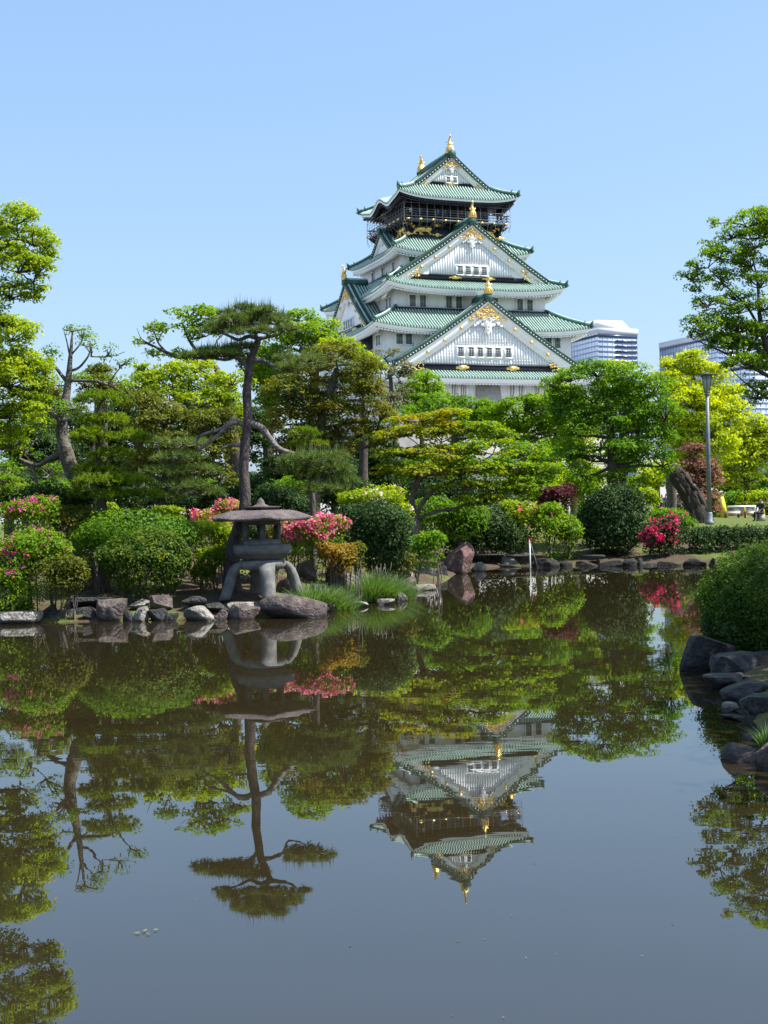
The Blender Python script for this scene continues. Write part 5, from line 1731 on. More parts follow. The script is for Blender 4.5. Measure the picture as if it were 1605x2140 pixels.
tree('tree', 'broad tree beyond the right edge shading the near right bank', 'tree', 11.5, [(2900, 1250, .25), (2890, 800, .2), (2840, 300, .14)],
     [(2560, 260, 330, 130, 0), (2900, 200, 340, 150, .5), (2700, 60, 330, 110, 0), (2620, 330, 330, 110, 2.0), (2500, 180, 300, 110, 3.2), (2800, 200, 340, 120, -1.8), (3000, 220, 360, 130, -3.2), (2560, 120, 320, 100, 1.2)], 'mid', 'layer', .085, size=.22)

# trees farther off that close the view
for i, (px, py, rx, ry, d, lf, lb) in enumerate((
        (60, 930, 110, 70, 40, 'dark', 'dark evergreen tree behind the old mottled trunk'),
        (210, 800, 70, 34, 42, 'olive', 'olive evergreen tree top behind the cloud-pruned conifer'),
        (200, 930, 120, 80, 44, 'dark', 'dark evergreen tree behind the cloud-pruned conifer'),
        (480, 900, 110, 90, 50, 'dark', 'dark evergreen tree behind the trunk of the tall pine'),
        (560, 780, 60, 60, 52, 'dark', 'dark evergreen tree right behind the upper pine trunk'),
        (620, 990, 120, 70, 44, 'dark', 'dark evergreen tree behind the lower right pine pads'),
        (760, 980, 90, 80, 46, 'dark', 'dark evergreen tree left of the layered maple'),
        (930, 990, 110, 80, 48, 'mid', 'mid green tree directly behind the layered maple'),
        (1090, 990, 90, 70, 50, 'mid', 'mid green tree behind the right end of the maple'),
        (1200, 900, 60, 110, 68, 'lime', 'yellow-green tree behind the round-headed tree, nearest the castle'),
        (1300, 900, 70, 110, 70, 'mid', 'green tree hidden behind the round-headed tree'),
        (120, 860, 90, 60, 47, 'olive', 'olive evergreen tree behind the upper half of the old mottled trunk'),
        (290, 880, 80, 70, 48, 'dark', 'dark evergreen tree behind the olive-leaved evergreen'),
        (60, 975, 80, 36, 43, 'mid', 'low green tree behind the lowest limb of the old mottled trunk'),
        (20, 1010, 110, 60, 52, 'dark', 'low dark evergreen behind the weeping maple at the left edge'),
        (150, 1000, 100, 60, 55, 'dark', 'low dark evergreen behind the foot of the old mottled trunk'),
        (290, 1000, 100, 60, 57, 'dark', 'low dark evergreen behind the small dark pine'),
        (420, 1010, 100, 56, 56, 'mid', 'low green tree behind the left side of the tall pine trunk'),
        (560, 1010, 90, 56, 58, 'dark', 'low dark evergreen behind the right side of the tall pine trunk'),
        (700, 1020, 100, 50, 60, 'dark', 'low dark evergreen behind the rusty evergreen trunk'),
        (850, 1010, 90, 60, 62, 'dark', 'low dark evergreen behind the maple trunk'),
        (1180, 1010, 80, 40, 76, 'mid', 'low green tree behind the dark red shrub'),
        (1125, 1000, 60, 44, 64, 'lime', 'sunlit yellow-green shrub mass behind the right end of the maple'),
        (1215, 1010, 50, 40, 66, 'lime', 'sunlit yellow-green shrub mass behind the round-headed tree trunk, left side'),
        (1375, 1000, 60, 34, 96, 'lime', 'sunlit yellow-green tree hanging low over the walkers'),
        (1330, 1020, 50, 34, 88, 'mid', 'green shrub mass behind the great round bush'),
        (1430, 985, 70, 50, 120, 'dark', 'far dark tree behind the leaning hollow trunk'),
        (1540, 1020, 80, 36, 125, 'dark', 'far dark tree behind the notice wall on the lawn'),
        (1620, 1010, 60, 50, 122, 'mid', 'far green tree at the right edge behind the sunlit mound'))):
    cl = []
    rg = np.random.default_rng(900 + i)
    for _ in range(9):
        a_, q_ = rg.uniform(0, 2 * pi), rg.uniform(.15, .75)
        cl.append((px + cos(a_) * rx * q_, py + sin(a_) * ry * q_, rx * .42, ry * .38))
    tree('background_tree', lb, 'tree', d, [(px, py + ry + 30, .2), (px, py, .12)], cl, lf, 'round', 2.5, group='trees closing the view behind the garden', twigs=1)

# --- shrubs
AZ = 'azaleas and clipped shrubs round the pond'
tree('weeping_maple', 'small bright green weeping maple at the left edge above the pink azaleas', 'tree', 24.4, [(-40, 1150, .06), (-35, 1050, .05), (-20, 985, .03)], [(-5, 985, 40, 14), (20, 1005, 36, 16), (36, 1025, 22, 14), (0, 1020, 44, 22), (-20, 1050, 40, 20)], 'fresh', 'spray', 2.4, aspect=.3)
shrub('azalea', 'bright green azalea with scattered magenta flowers at the left edge by the water', 'shrub', 24.2, [(62, 1150, 82, 58), (20, 1175, 60, 60, -.2), (110, 1140, 40, 36, -.1), (15, 1205, 60, 40, -.3)], 'fresh', 3.0, flowers=(('magenta', .10, 9, .8),), group=AZ, aspect=.6)
shrub('azalea', 'loose azalea thick with magenta flowers under the weeping maple', 'shrub', 25.2, [(38, 1075, 60, 34), (85, 1060, 40, 30, .2)], 'fresh', 2.6, flowers=(('magenta', .22, 14, .8),), group=AZ)
shrub('clipped_shrub', 'small brown-green mound shrub overhanging the bank below the bright azalea', 'shrub', 23.9, [(125, 1195, 56, 36), (150, 1205, 34, 28)], 'olive', 2.8, group=AZ)
shrub('clipped_shrub', 'bronze-green clipped bush between the pink azalea and the big dark mound', 'shrub', 26.3, [(152, 1090, 56, 34), (110, 1080, 40, 26)], 'rust', 2.8, group=AZ)
shrub('clipped_shrub', 'largest clipped mound shrub, broad and dark green on the left bank', 'shrub', 26.0, [(280, 1108, 122, 50), (210, 1120, 60, 44), (360, 1115, 60, 44)], 'mid', 3.0, group=AZ, lump=.07)
shrub('clipped_shrub', 'round mound shrub with yellow-green patches in front of the largest mound', 'shrub', 24.9, [(302, 1162, 92, 60), (262, 1165, 60, 46, -.1), (352, 1172, 48, 48)], 'box2', 3.0, group=AZ, lump=.08)
shrub('azalea', 'little yellow-green azalea poking up behind the largest mound', 'shrub', 27.2, [(226, 1062, 22, 16), (350, 1066, 40, 12)], 'lime', 2.6, group=AZ)
shrub('clipped_shrub', 'loose yellow-green shrub with gnarled stems left of the stone lantern', 'shrub', 26.6, [(432, 1112, 56, 34), (470, 1128, 34, 26)], 'lime', 2.3, group=AZ, shell=.55)
shrub('clipped_shrub', 'low dark green shrub against the left side of the lantern platform', 'shrub', 25.9, [(445, 1165, 44, 26), (470, 1155, 24, 14), (425, 1195, 30, 22)], 'yew', 2.8, group=AZ)
shrub('azalea', 'coral pink azalea seen left of the lantern roof behind the pine trunk', 'shrub', 27.4, [(448, 1082, 44, 20), (478, 1060, 30, 18), (478, 1110, 28, 22)], 'lime', 2.4, flowers=(('pink', 1.2, 20, .85),), group=AZ)
shrub('azalea', 'pink azalea in full flower right of the lantern light box', 'shrub', 27.0, [(650, 1112, 62, 46), (690, 1098, 40, 30), (600, 1112, 50, 40, .3)], 'fresh', 2.6, flowers=(('pink', 1.0, 30, .85),), group=AZ)
shrub('azalea', 'dark-leaved azalea with few pink flowers directly behind the lantern light box', 'shrub', 28.4, [(556, 1118, 60, 44), (530, 1150, 50, 40)], 'dark', 2.6, flowers=(('pink', .12, 8, .85),), group=AZ)
shrub('azalea', 'orange-leaved azalea below the pink one right of the lantern', 'shrub', 26.6, [(712, 1156, 44, 24), (690, 1148, 30, 20)], 'orange', 2.2, group=AZ)
shrub('azalea', 'dark bronze shrub at the right foot of the orange-leaved azalea', 'shrub', 26.8, [(748, 1148, 26, 20), (724, 1174, 36, 12)], 'rust', 2.2, group=AZ)
shrub('clipped_shrub', 'dense dark green clipped shrub right of the pink azalea', 'shrub', 29.0, [(784, 1105, 80, 66), (740, 1095, 50, 46), (800, 1140, 60, 44)], 'dark', 3.0, group=AZ, lump=.07)
shrub('azalea', 'yellow and orange budding azalea above the dense dark clipped shrub', 'shrub', 31.0, [(790, 1042, 66, 28), (740, 1045, 40, 24), (830, 1065, 40, 30)], 'lime', 2.6, flowers=(('blush', .05, 5, 1.1),), group=AZ)
shrub('clipped_shrub', 'olive-brown shrub under the trunk of the layered maple', 'shrub', 31.0, [(872, 1140, 50, 30), (905, 1130, 40, 28), (850, 1160, 36, 22)], 'mid', 2.2, group=AZ, shell=.6)
shrub('shrub', 'broad-leaved green plant at the water right of the dense dark shrub', 'shrub', 29.2, [(832, 1172, 46, 26), (800, 1190, 40, 16)], 'olive', 1.6, size=.12, group=AZ, aspect=.3, shell=.5)
shrub('clipped_shrub', 'green shrub between the maple limbs on the far bank', 'shrub', 40.8, [(905, 1072, 50, 34), (960, 1080, 60, 40)], 'mid', 2.4, group=AZ)
shrub('clipped_shrub', 'deep green shrub above the cap slabs of the far bank', 'shrub', 42.1, [(1000, 1098, 76, 54), (1055, 1120, 50, 40), (960, 1130, 36, 30)], 'dark', 2.8, group=AZ)
shrub('azalea', 'yellow-green azalea with a few red flowers above the far bank', 'shrub', 42.4, [(1085, 1082, 52, 38), (1065, 1060, 36, 22)], 'lime', 2.4, flowers=(('crimson', .05, 4, 1.2),), group=AZ)
shrub('azalea', 'azalea with pale pink and white flowers beside the white pole', 'shrub', 42.1, [(1152, 1098, 52, 46), (1190, 1112, 34, 42), (1150, 1065, 34, 20)], 'fresh', 2.4, flowers=(('magenta', .03, 4, 1.0), ('blush', .03, 3, 1.0)), group=AZ)
shrub('red_shrub', 'dark red-leaved shrub left of the great round bush', 'shrub', 43.7, [(1172, 1032, 42, 26), (1145, 1045, 26, 16)], 'red', 2.6, group=AZ)
shrub('clipped_shrub', 'great round dark bush on the far bank', 'shrub', 42.7, [(1280, 1078, 72, 76), (1280, 1110, 74, 50)], 'dark', 3.0, group=AZ, lump=.05)
shrub('azalea', 'crimson azalea between the great round bush and the hedge', 'shrub', 41.8, [(1382, 1122, 40, 42), (1400, 1100, 30, 26), (1360, 1130, 26, 26)], 'dark', 2.4, flowers=(('crimson', .55, 20, .9),), group=AZ)
shrub('clipped_shrub', 'shaded green shrub behind the crimson azalea under the walkers', 'shrub', 46.0, [(1395, 1076, 44, 18), (1425, 1092, 30, 16)], 'mid', 2.4, flowers=(('crimson', .06, 4, 1.2),), group=AZ)
shrub('hedge', 'long low clipped hedge along the far right bank', 'hedge', 42.4, [(1440, 1140, 50, 38), (1490, 1139, 50, 38), (1540, 1138, 50, 38), (1590, 1137, 50, 38), (1640, 1136, 50, 38)], 'dark', 3.0, group=None, lump=.04, boxy=.7, ydepth=.7)
shrub('clipped_shrub', 'big clipped dome shrub on the near right bank with a sunlit top', 'shrub', 16.2, [(1640, 1258, 176, 122), (1560, 1300, 90, 72, -.1), (1540, 1250, 70, 60, .1)], 'box', 6.5, size=.036, group=AZ, lump=.02, shell=.9)
shrub('clipped_shrub', 'twiggy shaded underside shrub below the big dome on the near right bank', 'shrub', 15.9, [(1520, 1322, 58, 44), (1585, 1350, 60, 46)], 'dark', 3.0, size=.045, group=AZ, shell=.5)
shrub('clipped_shrub', 'sunlit yellow-green mound behind the stone bench at the right edge', 'shrub', 97.0, [(1585, 1042, 54, 20), (1630, 1045, 50, 24)], 'lime', 2.8, group=AZ)
shrub('clipped_shrub', 'reddish mound in front of the sunlit mound at the right edge', 'shrub', 95.5, [(1582, 1060, 42, 14), (1625, 1060, 40, 16)], 'rust', 2.6, group=AZ)
shrub('hedge', 'dark hedge closing off the lawn behind the notice wall', 'hedge', 106.0, [(1480, 1052, 50, 26), (1540, 1050, 50, 28), (1600, 1048, 50, 28), (1650, 1048, 50, 28), (1420, 1054, 40, 24)], 'mid', 2.6, lump=.08, stems=False)
shrub('shrub', 'light green leafy plant at the foot of the yellow board right of the lamp', 'shrub', 88.0, [(1503, 1062, 17, 24), (1497, 1080, 14, 14)], 'fresh', 2.2, group=AZ)
shrub('clipped_shrub', 'dim green shrub between the small dark pine and the largest mound', 'shrub', 28.4, [(395, 1055, 44, 24), (440, 1040, 36, 24), (330, 1050, 44, 20)], 'dark', 2.6, group=AZ)
shrub('clipped_shrub', 'dark shrub filling the gap behind the lantern finial', 'shrub', 29.2, [(575, 1045, 50, 36), (625, 1062, 40, 26)], 'dark', 2.6, group=AZ)
shrub('clipped_shrub', 'dark fern-like shrub under the old mottled trunk', 'shrub', 26.9, [(100, 1035, 60, 30), (160, 1045, 50, 26)], 'dark', 2.4, group=AZ)


# understory that closes the view under the crowns
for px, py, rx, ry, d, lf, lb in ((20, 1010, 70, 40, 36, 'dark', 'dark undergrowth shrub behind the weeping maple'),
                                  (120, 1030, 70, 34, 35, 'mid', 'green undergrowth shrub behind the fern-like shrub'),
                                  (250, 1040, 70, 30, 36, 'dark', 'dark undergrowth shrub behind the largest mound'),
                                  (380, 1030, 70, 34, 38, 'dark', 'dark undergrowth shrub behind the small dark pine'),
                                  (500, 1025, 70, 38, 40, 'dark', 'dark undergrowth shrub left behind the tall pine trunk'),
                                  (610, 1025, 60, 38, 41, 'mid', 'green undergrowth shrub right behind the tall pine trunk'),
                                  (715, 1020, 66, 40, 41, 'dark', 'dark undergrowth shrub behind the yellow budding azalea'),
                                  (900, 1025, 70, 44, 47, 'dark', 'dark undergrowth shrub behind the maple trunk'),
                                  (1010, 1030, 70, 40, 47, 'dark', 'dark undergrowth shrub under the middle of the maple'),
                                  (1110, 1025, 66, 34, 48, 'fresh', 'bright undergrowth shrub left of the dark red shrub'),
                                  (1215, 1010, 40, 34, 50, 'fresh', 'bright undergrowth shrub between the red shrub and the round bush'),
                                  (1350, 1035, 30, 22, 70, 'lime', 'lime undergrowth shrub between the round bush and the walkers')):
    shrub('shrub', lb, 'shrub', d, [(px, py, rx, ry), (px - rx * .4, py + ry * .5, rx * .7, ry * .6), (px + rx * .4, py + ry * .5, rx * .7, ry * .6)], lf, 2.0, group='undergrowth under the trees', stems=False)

def blades(label_, name, centres, n, length, spread, leaf, width, seed, cat=None, stuff=False, seedheads=0):
    rng = np.random.default_rng(seed)
    mb = MB()
    cs = np.array(centres)
    i = rng.integers(0, len(cs), n)
    B = cs[i].copy()
    a = rng.uniform(0, 2 * pi, n)
    q = np.sqrt(rng.random(n))
    B[:, 0] += np.cos(a) * q * spread
    B[:, 1] += np.sin(a) * q * spread
    dr = np.c_[np.cos(a) * q * .75 + rng.normal(0, .2, n), np.sin(a) * q * .75 + rng.normal(0, .2, n), np.ones(n)]
    L_ = length * rng.uniform(.5, 1.1, n)
    side = unit(np.c_[rng.normal(size=(n, 2)), np.zeros(n)]) * width / 2
    m1 = B + unit(dr) * (L_ * .55)[:, None]
    d2 = dr + np.c_[dr[:, :2] * 1.1, np.full(n, -.25)]
    tip = m1 + unit(d2) * (L_ * .5)[:, None]
    V = np.stack([B - side, B + side, m1 + side * .8, m1 - side * .8, tip], 1)
    base = np.arange(n)[:, None] * 5
    Vf = V.reshape(-1, 3)
    off_ = mb.n
    var = rng.random(n)
    mb.v.append(Vf)
    mb.f.append((base + np.array([0, 1, 2, 3]), 0))
    mb.attr.append(var)
    mb.f.append((base + np.array([3, 2, 4]), 0))
    mb.attr.append(var)
    mb.n += len(Vf)
    off = cs.mean(0)
    if stuff:
        o = mb.build(name, LM[leaf], var=True)
        o['kind'] = 'stuff'
        tag(o, label_, cat or 'grass')
        return o
    root = empty(name, off)
    tag(root, label_, cat or 'grass clump', 'clumps of tall grass')
    mb.build('blades', LM[leaf], root, offset=off, var=True)
    if seedheads:
        sh = MB()
        for _ in range(seedheads):
            p = off + np.array([rng.normal(0, spread * .5), rng.normal(0, spread * .4), length * .7])
            e = p + np.array([rng.normal(0, .04), 0, rng.uniform(.25, .42)])
            sh.tube([p, p * .4 + e * .6, e], [.004, .008, .006], 4)
        sh.build('seed_heads', M['twig'], root, offset=off)
    return root


def gp(px, d):
    c = P(px, 1100, d)
    return np.array([c[0], c[1], gz(c[0], c[1]) - .02])


blades('smaller clump of tall green grass at the right foot of the lantern', 'grass_clump', [gp(645, 25.0), gp(665, 25.2), gp(685, 25.4), gp(705, 25.6)], 2600, .56, .26, 'grass', .014, 1)
blades('larger rounded clump of tall grass with straw seed heads right of the lantern', 'grass_clump', [gp(768, 27.4), gp(790, 27.6), gp(812, 27.8)], 4200, .80, .30, 'grass', .014, 2, seedheads=16)
blades('tuft of grass beside the pinkish rock at the right edge', 'grass_clump', [PW(1588, 1596) + np.array([.1, .15, .1])], 120, .22, .05, 'grass', .010, 3)
# turf
rng = np.random.default_rng(77)
N_ = 45000
tx, ty = rng.uniform(-9, 14, N_), rng.uniform(22, 58, N_)
sd = shore(tx, ty)
patch = vnoise(np.c_[tx * .35, ty * .35, np.zeros(N_)], 5, 3, 1.0)
ok = (sd > .25) & ((patch > -.15) | (ty > 40)) & ((ty < 36) | (sd > 3.4))
tx, ty = tx[ok], ty[ok]
blades('short yellow-green turf on the banks around the pond', 'turf', np.c_[tx, ty, ground(tx, ty) - .01], int(len(tx) * 1.3), .07, .03, 'turf', .014, 4, cat='grass', stuff=True)
# fallen leaves and litter on the soil
rng = np.random.default_rng(78)
N_ = 36000
tx, ty = rng.uniform(-8, 8, N_), rng.uniform(6, 44, N_)
sd = shore(tx, ty)
ok = (sd > .02) & (sd < 3.2)
pc = np.c_[tx, ty, ground(tx, ty) + .012][ok]
V, Fc = leaf_quads(pc, unit(np.array([0, 0, 1.0]) + rng.normal(0, .35, pc.shape)), .05, .5, rng)
mb = MB()
mb.add(V, Fc, 0, rng.random(len(pc)))
o = mb.build('fallen_leaves', LM['brown'], var=True)
o['kind'] = 'stuff'
tag(o, 'brown fallen leaves littering the soil of the pond banks', 'fallen leaves')

# ------------------------------------------------------------------ office towers beyond the park
M['tower_glass'] = mat('blue_tower_glass', (.34, .42, .56), (.40, .48, .62), .05, .25, 0, spec=.6)
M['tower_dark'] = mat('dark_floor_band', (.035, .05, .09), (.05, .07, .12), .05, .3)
M['tower_panel'] = mat('pale_tower_panel', (.50, .53, .57), (.58, .61, .65), .05, .5)
M['tower_white'] = mat('white_tower_roof', (.80, .80, .80), (.84, .84, .84), .05, .6)


def tower(label, px_corner, py_top, d, ang, w, l, floors, fh, dark_from=None, roof=None, grid=3.2, body='tower_glass'):
    c = P(px_corner, py_top, d)
    H = c[2]
    root = empty('office_tower', (c[0], c[1], 0), ang)
    tag(root, label, 'tower', 'office towers beyond the park')
    mb = MB()
    mb.box((w / 2, l / 2, H / 2), (w, l, H))
    mb.build('glass_body', M[body], root)
    for i in range(floors):
        z = H - 4.2 - i * fh
        mb = MB()
        mb.box((w / 2, -.12, z), (w + .1, .35, .7 if i else 1.5))
        mb.box((-.12, l / 2, z), (.35, l + .1, .7 if i else 1.5))
        mb.build('floor_band', M['tower_dark'] if i == 0 else M['tower_slate'], root)
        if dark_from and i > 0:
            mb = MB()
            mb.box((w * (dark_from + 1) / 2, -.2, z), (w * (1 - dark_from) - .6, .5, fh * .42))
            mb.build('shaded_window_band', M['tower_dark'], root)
    mb = MB()
    n = int(w / grid)
    for i in range(n + 1):
        mb.box((w * i / n, -.1, H / 2), (.16, .24, H - .2))
    n = int(l / grid)
    for i in range(1, n + 1):
        mb.box((-.1, l * i / n, H / 2), (.24, .16, H - .2))
    mb.build('mullions', M['tower_slate'], root)['kind'] = 'stuff'
    mb = MB()
    mb.box((w / 2, l / 2, H - 1.3), (w + .9, l + .9, 3.2))
    mb.build('parapet', M['tower_panel'], root)
    if roof:
        mb = MB()
        h = roof
        mb.hexa(np.array([(.4, .4, H + .3), (w * .84, .4, H + .3), (w * .84, l - 1, H + .3), (.4, l - 1, H + .3), (.6, 3.0, H + h), (w * .70, 3.0, H + h), (w * .70, l - 2, H + h), (.6, l - 2, H + h)]))
        mb.build('sloping_roof', M['tower_white'], root)
        mb = MB()
        for q, hh in ((.1, 2.5), (.28, 1.8), (.45, 3.2), (.6, 1.6)):
            mb.tube([(w * q, l * .4, H + h), (w * q, l * .4, H + h + hh)], .16, 5)
        mb.build('roof_mast', M['tower_slate'], root)
    return root


M['tower_slate'] = mat('slate_blue_band', (.25, .31, .42), (.29, .35, .46), .05, .4)
tower('blue glass office tower with a white sloping roof just right of the castle', 1249, 686, 750, radians(22), 26.5, 60, 12, 2.95, .42, 5.2)
tower('blue glass office tower half hidden by the tall tree at the right edge', 1500, 690, 800, radians(20), 22, 66, 14, 3.1)
tower('lower blue glass block seen under the branches of the tall right-hand tree', 1555, 752, 700, radians(18), 20, 40, 10, 3.1)
tower('pale office block with a dark gridded top at the right edge of the photo', 1568, 745, 900, radians(12), 30, 20, 9, 3.0, None, None, 1.6, 'tower_panel')

# ------------------------------------------------------------------ park lamp
M['lamp_metal'] = mat('grey_lamp_metal', (.13, .14, .16), (.19, .20, .22), 4, .55, .2)
M['lamp_glass'] = mat('milky_lamp_glass', (.28, .30, .29), (.36, .38, .37), 4, .3)
lp_ = P(1483, 1096, 62)
LB = np.array([lp_[0], lp_[1], gz(lp_[0], lp_[1])])
lamp = empty('street_lamp', LB)
tag(lamp, 'tall grey park lamp with a tapered glass head and a flat disc cap', 'street lamp')
zt = P(1475, 780, 62)[2] - LB[2]
u1 = zt / (1096 - 780)
mb = MB()
mb.lathe([(.22, 0), (.22, .18), (.16, .22), (.15, .55), (.115, .62)], 12)
mb.build('base', M['lamp_metal'], lamp)
mb = MB()
mb.lathe([(.115, .6), (.105, zt * .5), (.085, zt - 46 * u1)], 12)
mb.build('pole', M['lamp_metal'], lamp)
mb = MB()
mb.lathe([(.085, zt - 46 * u1), (.13, zt - 45 * u1), (.13, zt - 42 * u1), (.1, zt - 41 * u1), (.15, zt - 39.5 * u1), (.165, zt - 37.5 * u1)], 12)
mb.build('collar', M['lamp_metal'], lamp)
mb = MB()
mb.lathe([(.15, zt - 37 * u1), (.245, zt - 4 * u1)], 12)
mb.build('lamp_glass', M['lamp_glass'], lamp)
for j in range(6):
    a_ = j * pi / 3 + .3
    mb = MB()
    mb.tube([(.155 * cos(a_), .155 * sin(a_), zt - 37.3 * u1), (.255 * cos(a_), .255 * sin(a_), zt - 3.5 * u1)], .018, 5)
    mb.build('glass_rib', M['lamp_metal'], lamp)
mb = MB()
mb.lathe([(.25, zt - 4.2 * u1), (.54, zt - 3.4 * u1), (.545, zt - 2.4 * u1), (.3, zt - 1.0 * u1), (.1, zt), (.02, zt + .03)], 20)
mb.build('lamp_cap', M['lamp_metal'], lamp)

# ------------------------------------------------------------------ pole standing in the pond
M['white_pipe'] = mat('white_plastic_pipe', (.62, .64, .66), (.72, .73, .74), 4, .5)
pb_ = PW(1108, 1187)
pole = empty('marker_pole', pb_)
tag(pole, 'thin white pole with a guy wire standing in the pond near the far bank', 'pole')
ht = P(1107, 1126, pb_[1])[2]
mb = MB()
mb.tube([(0, 0, -.5), (.0, 0, ht)], .024, 8)
mb.build('pipe', M['white_pipe'], pole)
mb = MB()
mb.tube([(0, 0, ht * .97), (.12, .05, ht * .5), (.26, .1, -.05)], .009, 4)
mb.build('guy_wire', M['wire'], pole)
mb = MB()
mb.tube([(-.04, 0, ht), (.06, -.02, ht - .02), (.12, -.02, ht - .09)], [.03, .02, .005], 6)
mb.build('pole_ribbon', LM['crimson'], pole)

# ------------------------------------------------------------------ rest corner on the lawn at the right edge
M['yellow'] = mat('yellow_plastic', (.72, .52, .02), (.80, .62, .04), 3, .45)
M['coneorange'] = mat('amber_cone', (.75, .36, .02), (.82, .45, .03), 3, .45)
M['paper'] = mat('poster_paper', (.72, .70, .66), (.80, .78, .74), 6, .7)
M['ink'] = mat('poster_ink', (.10, .10, .14), (.16, .16, .2), 6, .7)
M['inkorange'] = mat('poster_orange', (.75, .4, .012), (.8, .45, .1), 6, .7)
M['inkviolet'] = mat('poster_violet', (.42, .36, .5), (.5, .44, .56), 6, .7)
M['beige'] = mat('weathered_bench_board', (.52, .38, .30), (.64, .50, .41), 3, .8, stretch=(1, 8, 8))
M['brownwood'] = mat('dark_brown_wood', (.09, .055, .035), (.15, .095, .06), 3, .8)


def base(px, d):
    c = P(px, 1080, d)
    return np.array([c[0], c[1], gz(c[0], c[1])])


k9 = 91 / F_PX
b0 = base(1549, 91)
zz9 = lambda py: P(1549, py, 91)[2] - b0[2]
st_ = empty('notice_wall', b0)
tag(st_, 'low cobbled wall with a white top slab and paper notices on the lawn', 'notice wall')
mb = MB()
mb.box((0, .2, zz9(1062) / 2), (66 * k9, .5, zz9(1062)))
mb.build('wall_core', M['greystone'], st_)
rng = np.random.default_rng(12)
for i in range(4):
    for j in range(3):
        mb = MB()
        ellipsoid(mb, (-30 * k9 + i * 4.2 * k9 + (j % 2) * 1.6 * k9, -.07, zz9(1079) + j * 6.2 * k9), (2.4 * k9, .1, 2.7 * k9), 8, 4)
        mb.build('cobble', M['rock_pale'], st_)
mb = MB()
mb.box((-3 * k9, .15, zz9(1058.5)), (64 * k9, .75, .13))
mb.build('top_slab', M['white'], st_)
for x0, x1, y0, y1, mm in ((1531, 1545, 1062, 1081, 'paper'), (1546, 1551, 1061, 1074, 'inkviolet'), (1558, 1567, 1062, 1079, 'paper'), (1567, 1584, 1060, 1073, 'paper')):
    mb = MB()
    mb.box((((x0 + x1) / 2 - 1549) * k9, -.075, zz9((y0 + y1) / 2)), ((x1 - x0) * k9, .02, (y1 - y0) * k9))
    o = mb.build('notice', M[mm], st_)
    if mm == 'paper':
        pr = MB()
        for q in range(4):
            pr.box((((x0 + x1) / 2 - 1549) * k9 + rng.normal(0, .03), -.089, zz9(y0 + 2.5 + q * (y1 - y0 - 3) / 4)), ((x1 - x0) * k9 * rng.uniform(.4, .75), .006, .035))
        pr.build('printed_lines', M['inkorange'] if x0 == 1531 else M['ink'], o)
b0 = base(1530, 84)
bn = empty('bench', b0)
tag(bn, 'low bench with a broad beige board left of the amber cone', 'bench', 'low benches on the lawn')
k8 = 84 / F_PX
mb = MB()
mb.box((0, 0, .40), (32 * k8, .42, .06))
mb.build('seat', M['beige'], bn)
mb = MB()
mb.box((0, -.19, .3), (31 * k8, .04, .16))
mb.build('front_board', M['beige'], bn)
for sx in (-1, 1):
    mb = MB()
    mb.box((sx * 13.5 * k8, .02, .185), (.07, .34, .37))
    mb.build('leg', M['brownwood'], bn)
bn2 = copy_tree(bn)
b1 = base(1566, 82)
bn2.location = b1
bn2.scale = (.62, 1, 1)
bn2['label'] = 'shorter low bench with a pale board below and right of the amber cone'
b0 = base(1556, 87.5)
cn = empty('traffic_cone', b0)
tag(cn, 'amber traffic cone standing in front of the notices', 'traffic cone')
mb = MB()
mb.box((0, 0, .02), (.40, .40, .04))
mb.build('foot', M['coneorange'], cn)
mb = MB()
mb.lathe([(.16, .04), (.05, .64), (.035, .70)], 14)
mb.build('cone', M['coneorange'], cn)
b0 = base(1512, 86)
ab = empty('yellow_board', b0)
tag(ab, 'tall leaning yellow floor sign behind the left bench', 'floor sign')
k86 = 86 / F_PX
for sg in (-1, 1):
    mb = MB()
    mb.hexa(np.array([(x, y + sg * (.30 if z < .5 else .05), z) for z, q, lean in ((0.0, 6.0, 2.5), (44 * k86, 3.4, -3.0)) for x, y in (((-q + lean) * k86, -.012), ((q + lean) * k86, -.012), ((q + lean) * k86, .012), ((-q + lean) * k86, .012))]))
    mb.build('sign_panel', M['yellow'], ab)
mb = MB()
mb.tube([(-6 * k86, 0, 44 * k86), (0, 0, 46 * k86)], .03, 6)
mb.build('handle', M['yellow'], ab)
b0 = base(1596, 84)
yp = empty('yellow_post', b0)
tag(yp, 'slim leaning yellow post at the right edge beside the notices', 'post')
mb = MB()
mb.tube([(.08, 0, 0), (-.06, 0, .78)], [.05, .075], 8)
mb.build('post', M['yellow'], yp)
mb = MB()
mb.lathe([(.14, 0), (.14, .05), (.06, .08)], 10, c=(.08, 0, 0))
mb.build('foot', M['brownwood'], yp)

# ------------------------------------------------------------------ people
SKIN = mat('skin', (.42, .25, .18), (.48, .30, .22), 6, .6)
HAIR = mat('dark_hair', (.012, .010, .009), (.03, .024, .02), 10, .5)
CL = {n_: mat('cloth_' + n_, c_, tuple(min(1, q * 1.25 + .005) for q in c_), 8, .9) for n_, c_ in
      {'white': (.72, .73, .75), 'black': (.012, .012, .015), 'navy': (.02, .025, .06), 'grey': (.22, .23, .25), 'beige': (.45, .38, .28), 'blue': (.12, .22, .42), 'red': (.42, .06, .06), 'charcoal': (.035, .036, .04)}.items()}


